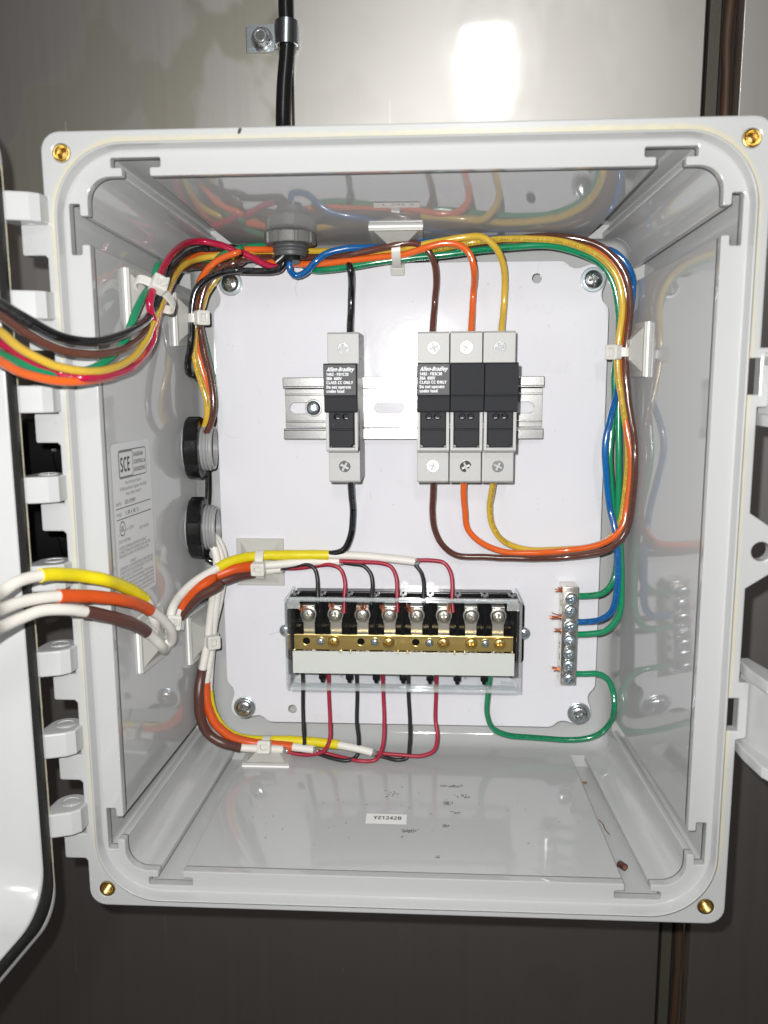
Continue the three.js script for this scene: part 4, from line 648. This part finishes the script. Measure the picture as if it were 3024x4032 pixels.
// ---------------------------------------------------------------- wires
const ink = { brown: ['rgb(84,50,41)', 'rgb(36,24,20)'], yellow: ['rgb(190,157,54)', 'rgb(78,64,24)'], orange: ['rgb(204,90,33)', 'rgb(150,60,25)'], green: ['rgb(16,122,82)', 'rgb(6,40,28)'], blue: ['rgb(4,86,148)', 'rgb(4,30,66)'], black: ['rgb(15,15,17)', 'rgb(82,87,94)'], red: ['rgb(158,18,56)', 'rgb(120,14,40)'] };
const wireMat = {};
for (const k of Object.keys(ink)) {
  const tex = canvasTex(2048, 128, (x, w, h) => {
    x.fillStyle = ink[k][0]; x.fillRect(0, 0, w, h); x.fillStyle = ink[k][1]; x.font = '27px sans-serif';
    if (k !== 'orange' && k !== 'red') x.fillText('SOUTHWIRE  E51583  CB (UL)  (AWG 12)  3.307mm2  TYPE THHN OR THWN-2 / MTW / AWM OR VW-1 600V  GAS AND OIL RESISTANT', 6, h * 0.5 + 10, w - 12);
  });
  wireMat[k] = std(C(1, 1, 1), 0.2, { map: tex, clearcoat: 0.5, clearcoatRoughness: 0.08, bumpMap: wavy, bumpScale: 0.000025 });
}
const LEN = (p) => p.reduce((s, q, i) => s + (i ? V(...q).distanceTo(V(...p[i - 1])) : 0), 0);
function wire(key, r, colour, label, { print = 0.45 } = {}) {
  const P = catmull(WIRES[key], Math.round(LEN(WIRES[key]) / 2.6)), ks = key.length * 13 + key.charCodeAt(0) + key.charCodeAt(key.length - 1);
  P.forEach((p, i) => { const e = Math.min(1, i / 6, (P.length - 1 - i) / 6); p.x += e * 0.8 * (fbm(i * 0.17, 0.3, ks, 3) - 0.5); p.y += e * 0.8 * (fbm(i * 0.17, 5.3, ks + 4, 3) - 0.5); p.z += e * 0.8 * (fbm(i * 0.17, 9.3, ks + 8, 3) - 0.5); });   // slight hand-bent unevenness
  const g = sweep(P, r, { n: 14, ulen: 170 }), uv = g.attributes.uv;
  for (let i = 0; i < uv.count; i++) uv.setXY(i, uv.getX(i) * (print < 0 ? -1 : 1), uv.getY(i) + Math.abs(print));
  const t = thing('insulated_wire', label, 'wire', WIRES[key][WIRES[key].length - 1], { group: 'stranded wires in the box' });
  mesh('insulation', g, wireMat[colour], t, { keepUV: true });
  return t;
}
const tuft = (x, y, z, dx, dy, dz, n, len, spread, r = 0.28) => { const out = []; for (let i = 0; i < n; i++) { const d = V(dx + R(-spread, spread), dy + R(-spread, spread), dz + R(-spread, spread)).normalize(), o = V(x + R(-1, 1), y + R(-1, 1), z + R(-0.8, 0.8)); out.push(sweep([o, o.clone().addScaledVector(d, len * 0.5), o.clone().addScaledVector(d, len * R(0.8, 1.1)).add(V(R(-0.3, 0.3), R(-0.3, 0.3), 0))], r, { n: 5 })); } return out; };
wire('blackD', 1.95, 'black', 'black wire from the door to the top of the single pole fuse holder', { print: 0.08 });
wire('brownD', 1.78, 'brown', 'brown wire from the door to the top of the three pole fuse holder');
wire('yellowD', 1.78, 'yellow', 'yellow wire from the door to the top of the three pole fuse holder');
wire('orangeD', 1.78, 'orange', 'orange wire from the door to the top of the three pole fuse holder');
const gD = wire('greenD', 1.8, 'green', 'green wire from the door to the third used screw of the ground bar');
wire('redD', 1.8, 'red', 'red wire from the door into the grey fitting on the top wall');
wire('blackG', 1.95, 'black', 'black wire from the grey fitting to the bottom of the single pole fuse holder', { print: 0.1 });
wire('yellowH', 1.78, 'yellow', 'yellow wire looping to the bottom of the three pole fuse holder', { print: -0.06 });
wire('orangeH', 1.78, 'orange', 'orange wire looping to the bottom of the three pole fuse holder');
wire('brownH', 1.78, 'brown', 'brown wire looping to the bottom of the three pole fuse holder', { print: -0.02 });
const gH = wire('greenH', 1.8, 'green', 'green wire to the top screw of the ground bar', { print: 0.12 });
const bG = wire('blueG', 1.78, 'blue', 'blue wire from the grey fitting to the ground bar', { print: 0.05 });
const gL = wire('greenL', 1.7, 'green', 'green wire looping from the ground bar to the terminal block', { print: -0.1 });
[[gH, -45.6, 4], [bG, -61.8, 7], [gD, -70, 4], [gL, -92.8, 5]].forEach(([t, y, l]) => mesh('bare_strands', tuft(89.5, y, -107, -1, 0.05, 0.1, 12, l, 0.22), M.copper, t));

// white shielded cables with coloured tape bands
function nearest(P, q) { let b = 0; P.forEach((p, i) => { if (p.distanceTo(V(...q)) < P[b].distanceTo(V(...q))) b = i; }); return b; }
const whiteTex = canvasTex(2048, 128, (x, w, h) => { x.fillStyle = 'rgb(206,203,197)'; x.fillRect(0, 0, w, h); x.fillStyle = 'rgb(80,78,76)'; x.font = 'bold 30px sans-serif'; x.fillText('LLC   16 AWG   SHIELDED   FPLP   75C   SUN RES   (UL) CMP   2C16   E75755', 30, h * 0.5 + 10); x.strokeStyle = 'rgba(120,100,85,0.35)'; let s = 9; const q = () => { s = (s * 16807) % 2147483647; return s / 2147483647; }; for (let i = 0; i < 40; i++) { const a = q() * w, b = q() * h; x.beginPath(); x.moveTo(a, b); x.lineTo(a + 20 + 60 * q(), b + (q() - 0.5) * 12); x.stroke(); } });
M.whiteCable = std(C(1, 1, 1), 0.55, { map: whiteTex, bumpMap: wavy, bumpScale: 0.00004 });
function cable(key, r, label, bands, tapeMat, tapeName) {
  const p = WIRES[key], P = catmull(p, Math.round(LEN(p) / 1.6)), end = p[p.length - 1];
  const t = thing('shielded_cable', label, 'cable', end, { group: 'white shielded cables' });
  const g = sweep(P, r, { n: 16, ulen: 150 }), uv = g.attributes.uv; for (let i = 0; i < uv.count; i++) uv.setXY(i, -uv.getX(i), uv.getY(i) + 0.32);
  mesh('jacket', g, M.whiteCable, t, { keepUV: true });
  for (const [a, b] of bands) {
    const Q = P.slice(nearest(P, a), nearest(P, b) + 1);
    const saw = (l, v) => { const q = ((l / 13 + v) % 1 + 1) % 1; return 0.22 * (1 - q) + 0.1 * vnoise(l * 0.25, v * 5, 31); };
    mesh('tape_band', sweep(Q, r, { n: 20, rf: (l, v) => r + 0.3 + saw(l, v === 1 ? 0 : v) }), tapeMat, t, { keepUV: true, label: tapeName + ' tape wrapped around the cable' });
  }
  const e = P[P.length - 1], d = e.clone().sub(P[P.length - 4]).normalize();
  const fo = new THREE.IcosahedronGeometry(r * 0.85, 2), fp = fo.attributes.position; for (let i = 0; i < fp.count; i++) { const k = 0.75 + 0.6 * hash(Math.round(fp.getX(i) * 50), Math.round(fp.getY(i) * 50 + fp.getZ(i) * 31), 3); fp.setXYZ(i, fp.getX(i) * k, fp.getY(i) * k, fp.getZ(i) * k); } fo.computeVertexNormals();
  mesh('shield_foil', fo.translate(e.x + d.x * 0.8, e.y + d.y * 0.8, e.z + d.z * 0.8), M.foil, t);
  return t;
}
const B = WB;
cable('whiteY', 2.45, 'white cable with yellow tape from the door to the terminal block', B.whiteY, M.tapeY, 'yellow');
cable('whiteO', 2.45, 'white cable with orange tape from the door to the terminal block', B.whiteO, M.tapeO, 'orange');
cable('whiteN', 2.45, 'white cable with brown tape from the door to the terminal block', B.whiteN, M.tapeN, 'brown');
cable('lowN', 2.35, 'white cable with brown tape from the lower locknut to the bottom wall', B.lowN, M.tapeN, 'brown');
cable('lowO', 2.35, 'white cable with orange tape from the lower locknut to the bottom wall', B.lowO, M.tapeO, 'orange');
cable('lowY', 2.35, 'white cable with yellow tape from the lower locknut to the bottom wall', B.lowY, M.tapeY, 'yellow');
// thin red and black leads
const ord = ['first', 'second', 'third', 'fourth', 'fifth', 'sixth'];
[['tb1', 'black', 0], ['tr1', 'red', 1], ['tb2', 'black', 2], ['tr2', 'red', 3], ['tb3', 'black', 4], ['tr3', 'red', 5]].forEach(([k, c, i]) => lead(k, c, `${c} lead on top of the terminal block, ${ord[i]} from the white cables`, 'leads into the top of the terminal block'));
[['bb1', 'black', 0], ['br1', 'red', 1], ['bb2', 'black', 2], ['br2', 'red', 3], ['bb3', 'black', 4], ['br3', 'red', 5]].forEach(([k, c, i]) => lead(k, c, `${c} lead under the terminal block, ${ord[i]} from the white cables`, 'leads under the terminal block'));
function lead(key, c, label, group) {
  const p = WIRES[key], t = thing('lead_wire', label, 'wire', p[p.length - 1], { group });
  mesh('insulation', sweep(catmull(p, Math.round(LEN(p) / 1.6)), 1.18, { n: 12 }), M.lead[c], t, { keepUV: true });
  if (key[0] === 't') {
    const i = ['tb1', 'tr1', 'tb2', 'tr2', 'tb3', 'tr3'].indexOf(key), x = [-56.7, -41, -25.4, -9.8, 5.7, 21.3][i];
    const side = [-1, -0.5, 0.1, -1, -1, 0.6][i];
    mesh('bare_strands', [...tuft(x + side * 3.6, -57.2, -99.6, side * 0.35, 1, 0.15, 14, 4.6, 0.35, 0.22), ...tuft(x + (i % 2 ? 3.6 : -3), -58, -99.8, 0.3, 1, 0, 7, 3.4, 0.25, 0.22)], M.copper, t);
  }
}

const floorY = (z) => -wallY(z);
// ---------------------------------------------------------------- labels
{
  const lab = canvasTex(820, 1248, (x, w, h) => {
    x.fillStyle = 'rgb(190,191,193)'; x.fillRect(0, 0, w, h); x.fillStyle = x.strokeStyle = 'rgb(24,25,27)';
    const rrect = (a, b, c, d, r) => { x.beginPath(); x.moveTo(a + r, b); x.arcTo(a + c, b, a + c, b + d, r); x.arcTo(a + c, b + d, a, b + d, r); x.arcTo(a, b + d, a, b, r); x.arcTo(a, b, a + c, b, r); x.closePath(); };
    x.lineWidth = 7; rrect(140, 60, 580, 215, 26); x.stroke(); rrect(150, 70, 280, 195, 20); x.stroke();
    x.font = 'bold 160px sans-serif'; x.save(); x.translate(168, 226); x.scale(0.74, 1); x.fillText('SCE', 0, 0); x.restore();
    x.font = 'bold 46px sans-serif'; ['SAGINAW', 'CONTROL &', 'ENGINEERING'].forEach((s, i) => x.fillText(s, 446, 122 + i * 60, 255));
    const mid = (s, y, f) => { x.font = f; x.textAlign = 'center'; x.fillText(s, w / 2 + 10, y, w - 60); x.textAlign = 'left'; };
    mid('Your Enclosure Source', 325, '34px sans-serif'); mid('95 Midland Road • Saginaw, MI 48638', 370, '34px sans-serif'); mid('Phone (989) 799-6871', 415, '34px sans-serif');
    x.font = '38px sans-serif'; x.fillText('PART#', 40, 480); x.fillText('TYPE#', 40, 565); x.font = 'bold 42px sans-serif'; x.fillText('SCE-1210PC', 220, 480); x.fillText('1, 3R, 4, 4X, 12', 220, 565);
    x.fillRect(36, 500, w - 70, 7); x.fillRect(36, 585, w - 70, 7);
    x.lineWidth = 9; x.beginPath(); x.arc(150, 665, 55, 0, 7); x.stroke(); x.font = 'bold 60px sans-serif'; x.fillText('UL', 112, 686); x.font = '34px sans-serif'; x.fillText('c', 62, 715); x.fillText('us  LISTED', 222, 690); x.fillText('FILE # E62082', 500, 720); x.fillText('ISSUE: B057864', 60, 775);
    x.font = '32px sans-serif'; ['CAUTION: BONDING BETWEEN CONDUIT', 'CONNECTIONS NOT AUTOMATIC AND MUST BE', 'PROVIDED AS A PART OF THE INSTALLATION', '', '                          1SPI6021', 'ATTENTION: LA LIAISON ENTRE LES RACCORDS DU', "CONDUIT N'EST PAS AUTOMATIQUE ET DOIT ETRE", "ASSURE LORS DE L'INSTALLATION", '*To Maintain The Environmental Rating Of The Enclosure,', 'Install In The Openings Only Listed Or Recognized Conduit', 'Hubs With The Same Environmental Ratings As The', 'Enclosure. The Control Devices Shall Be Mounted In', 'Accordance With The Installation Instructions Of The'].forEach((s, i) => x.fillText(s, 50, 825 + i * 33, w - 90));
  });
  const pts = rr(20.5, 37.7, 2.4, 5), s = new THREE.ShapeGeometry(shapeOf(pts)), uv = s.attributes.uv, p = s.attributes.position;
  for (let i = 0; i < p.count; i++) uv.setXY(i, (p.getX(i) + 20.5) / 41, (p.getY(i) + 37.7) / 75.4);
  s.rotateY(Math.PI / 2).rotateZ(0).translate(0, 7.8, -29.3);
  // the wall leans with its draft
  const q = s.attributes.position; for (let i = 0; i < q.count; i++) q.setX(i, -wallX(q.getZ(i)) + 0.15);
  s.computeVertexNormals();
  tag(mesh('rating_label', s, std(C(1, 1, 1), 0.5, { map: lab }), scene, { keepUV: true }), 'grey printed rating label on the inner side wall beside the locknuts', 'label');
  const small = (txt, bold) => canvasTex(512, 240, (x, w, h) => { x.fillStyle = 'rgb(210,210,208)'; x.fillRect(0, 0, w, h); x.fillStyle = 'rgb(30,30,32)'; x.font = (bold ? 'bold ' : '') + '108px sans-serif'; x.textAlign = 'center'; x.fillText(txt, w / 2 + 16, h / 2 + 10, 360); });
  const f = new THREE.PlaneGeometry(21.5, 8.7).rotateX(-Math.PI / 2 + 0.0955).rotateY(-0.01).translate(-9.2, floorY(-46.4) + 0.15, -46.4);
  tag(mesh('part_sticker', f, std(C(1, 1, 1), 0.35, { map: small('YZ1242B', true) }), scene, { keepUV: true }), 'small white sticker printed YZ1242B on the bottom wall', 'sticker');
  const c = new THREE.PlaneGeometry(21.7, 8).rotateX(Math.PI / 2 - 0.0955).rotateY(0.04).translate(-2.8, -floorY(-47.4) - 0.2, -47.4);
  tag(mesh('part_sticker', c, std(C(1, 1, 1), 0.35, { map: small('L  292  2', false) }), scene, { keepUV: true }), 'small white sticker on the top wall above the tie mount', 'sticker');
}
// ---------------------------------------------------------------- scraps and dirt on the bottom wall
{
  const t = thing('wire_scrap', 'short brown offcut of wire with copper core lying on the bottom wall', 'scrap', [108, -165, -21.5]);
  const d = V(0.45, 0.1, 0.9).normalize(), o = V(107.6, -163, -23);
  mesh('insulation', sweep([o, o.clone().addScaledVector(d, 4)], 1.8, { n: 14 }), std(C(0.07, 0.03, 0.025), 0.3), t);
  mesh('core', sweep([o.clone().addScaledVector(d, 1), o.clone().addScaledVector(d, 4.15)], 1.1, { n: 10 }), M.copper, t);
  tag(mesh('copper_strand', sweep(catmull([[104.8, -160.5, -60], [106, -160.6, -56], [106.2, -161, -52], [107.6, -161.4, -47]], 14), 0.26, { n: 6 }), M.copper, scene, { keepUV: true }), 'loose curled copper strand in the slot of the bottom wall', 'scrap');
  tag(mesh('brass_chip', box(100, 102.2, -152.2, -151.9, -86.5, -84.6, 0.1), M.copper, scene), 'flat brass chip at the edge of the bottom slot', 'scrap');
  // graphite-like flecks and smears
  const fl = [];
  for (const [x, z, n, sx, sz] of [[25.6, -78.5, 40, 8, 1.4], [31.8, -69, 22, 5, 2], [23.4, -62, 30, 3, 2.5], [27.6, -54, 14, 3, 2], [22, -42, 20, 2.5, 1.6], [3.3, -37, 40, 4.5, 1.8], [17.5, -17, 10, 2, 1], [-8, -69, 14, 7, 4], [0, -32, 3, 1, 2], [0, -55, 46, 105, 48]])
    for (let i = 0; i < n; i++) { const px = x + sx * (rnd() + rnd() - 1), pz = z + sz * (rnd() + rnd() - 1), l = R(0.2, 1.0) * (n === 46 ? 0.7 : 1); if (Math.abs(px) > 95 || pz > -4 || pz < -105) continue; const y = Math.abs(px) > 104 && Math.abs(px) < 118 ? floorY(pz) - 7 : floorY(pz); fl.push(box(-l / 2, l / 2, 0.02, 0.16, -0.18, 0.18).rotateY(R(0, 3.1)).translate(px, y, pz)); }
  const st = mesh('debris_flecks', fl, M.dust, scene); st.userData = { label: 'scattered dark metal flecks and smears on the bottom wall', category: 'debris', kind: 'stuff' };
}
// ---------------------------------------------------------------- the lamps themselves
{
  const t = thing('ceiling_lamp', 'rectangular ceiling lamp behind the photographer', 'lamp', LAMP.at, { local: true });
  t.lookAt(44 * MM, 247 * MM, -150 * MM);
  mesh('housing', box(-90, 90, -148, 148, -40, 0, 3), std(C(0.6, 0.6, 0.6), 0.5), t);
  mesh('lamp_glow', new THREE.PlaneGeometry(LAMP.w * 1000, LAMP.h * 1000).translate(0, 0, 2), new THREE.MeshStandardMaterial({ color: C(0.8, 0.8, 0.8), emissive: C(1, 0.98, 0.94), emissiveIntensity: 4 }), t);
  const f = thing('camera_flash_lamp', 'small round flash lamp beside the camera', 'lamp', [FLASH[0], FLASH[1], FLASH[2] + 8], { local: true });
  mesh('housing', plate(circle(0, 0, 5, 24), [], 0, 3, 0.4), std(C(0.02, 0.02, 0.02), 0.4), f);
  mesh('lamp_glow', cylZ(3, 3, 0.5, 24).translate(0, 0, -0.4), new THREE.MeshStandardMaterial({ color: C(0.8, 0.8, 0.75), emissive: C(1, 0.98, 0.95), emissiveIntensity: 5 }), f);
}
scene.traverse((o) => { delete o.userData.base; });
renderer.render(scene, camera);
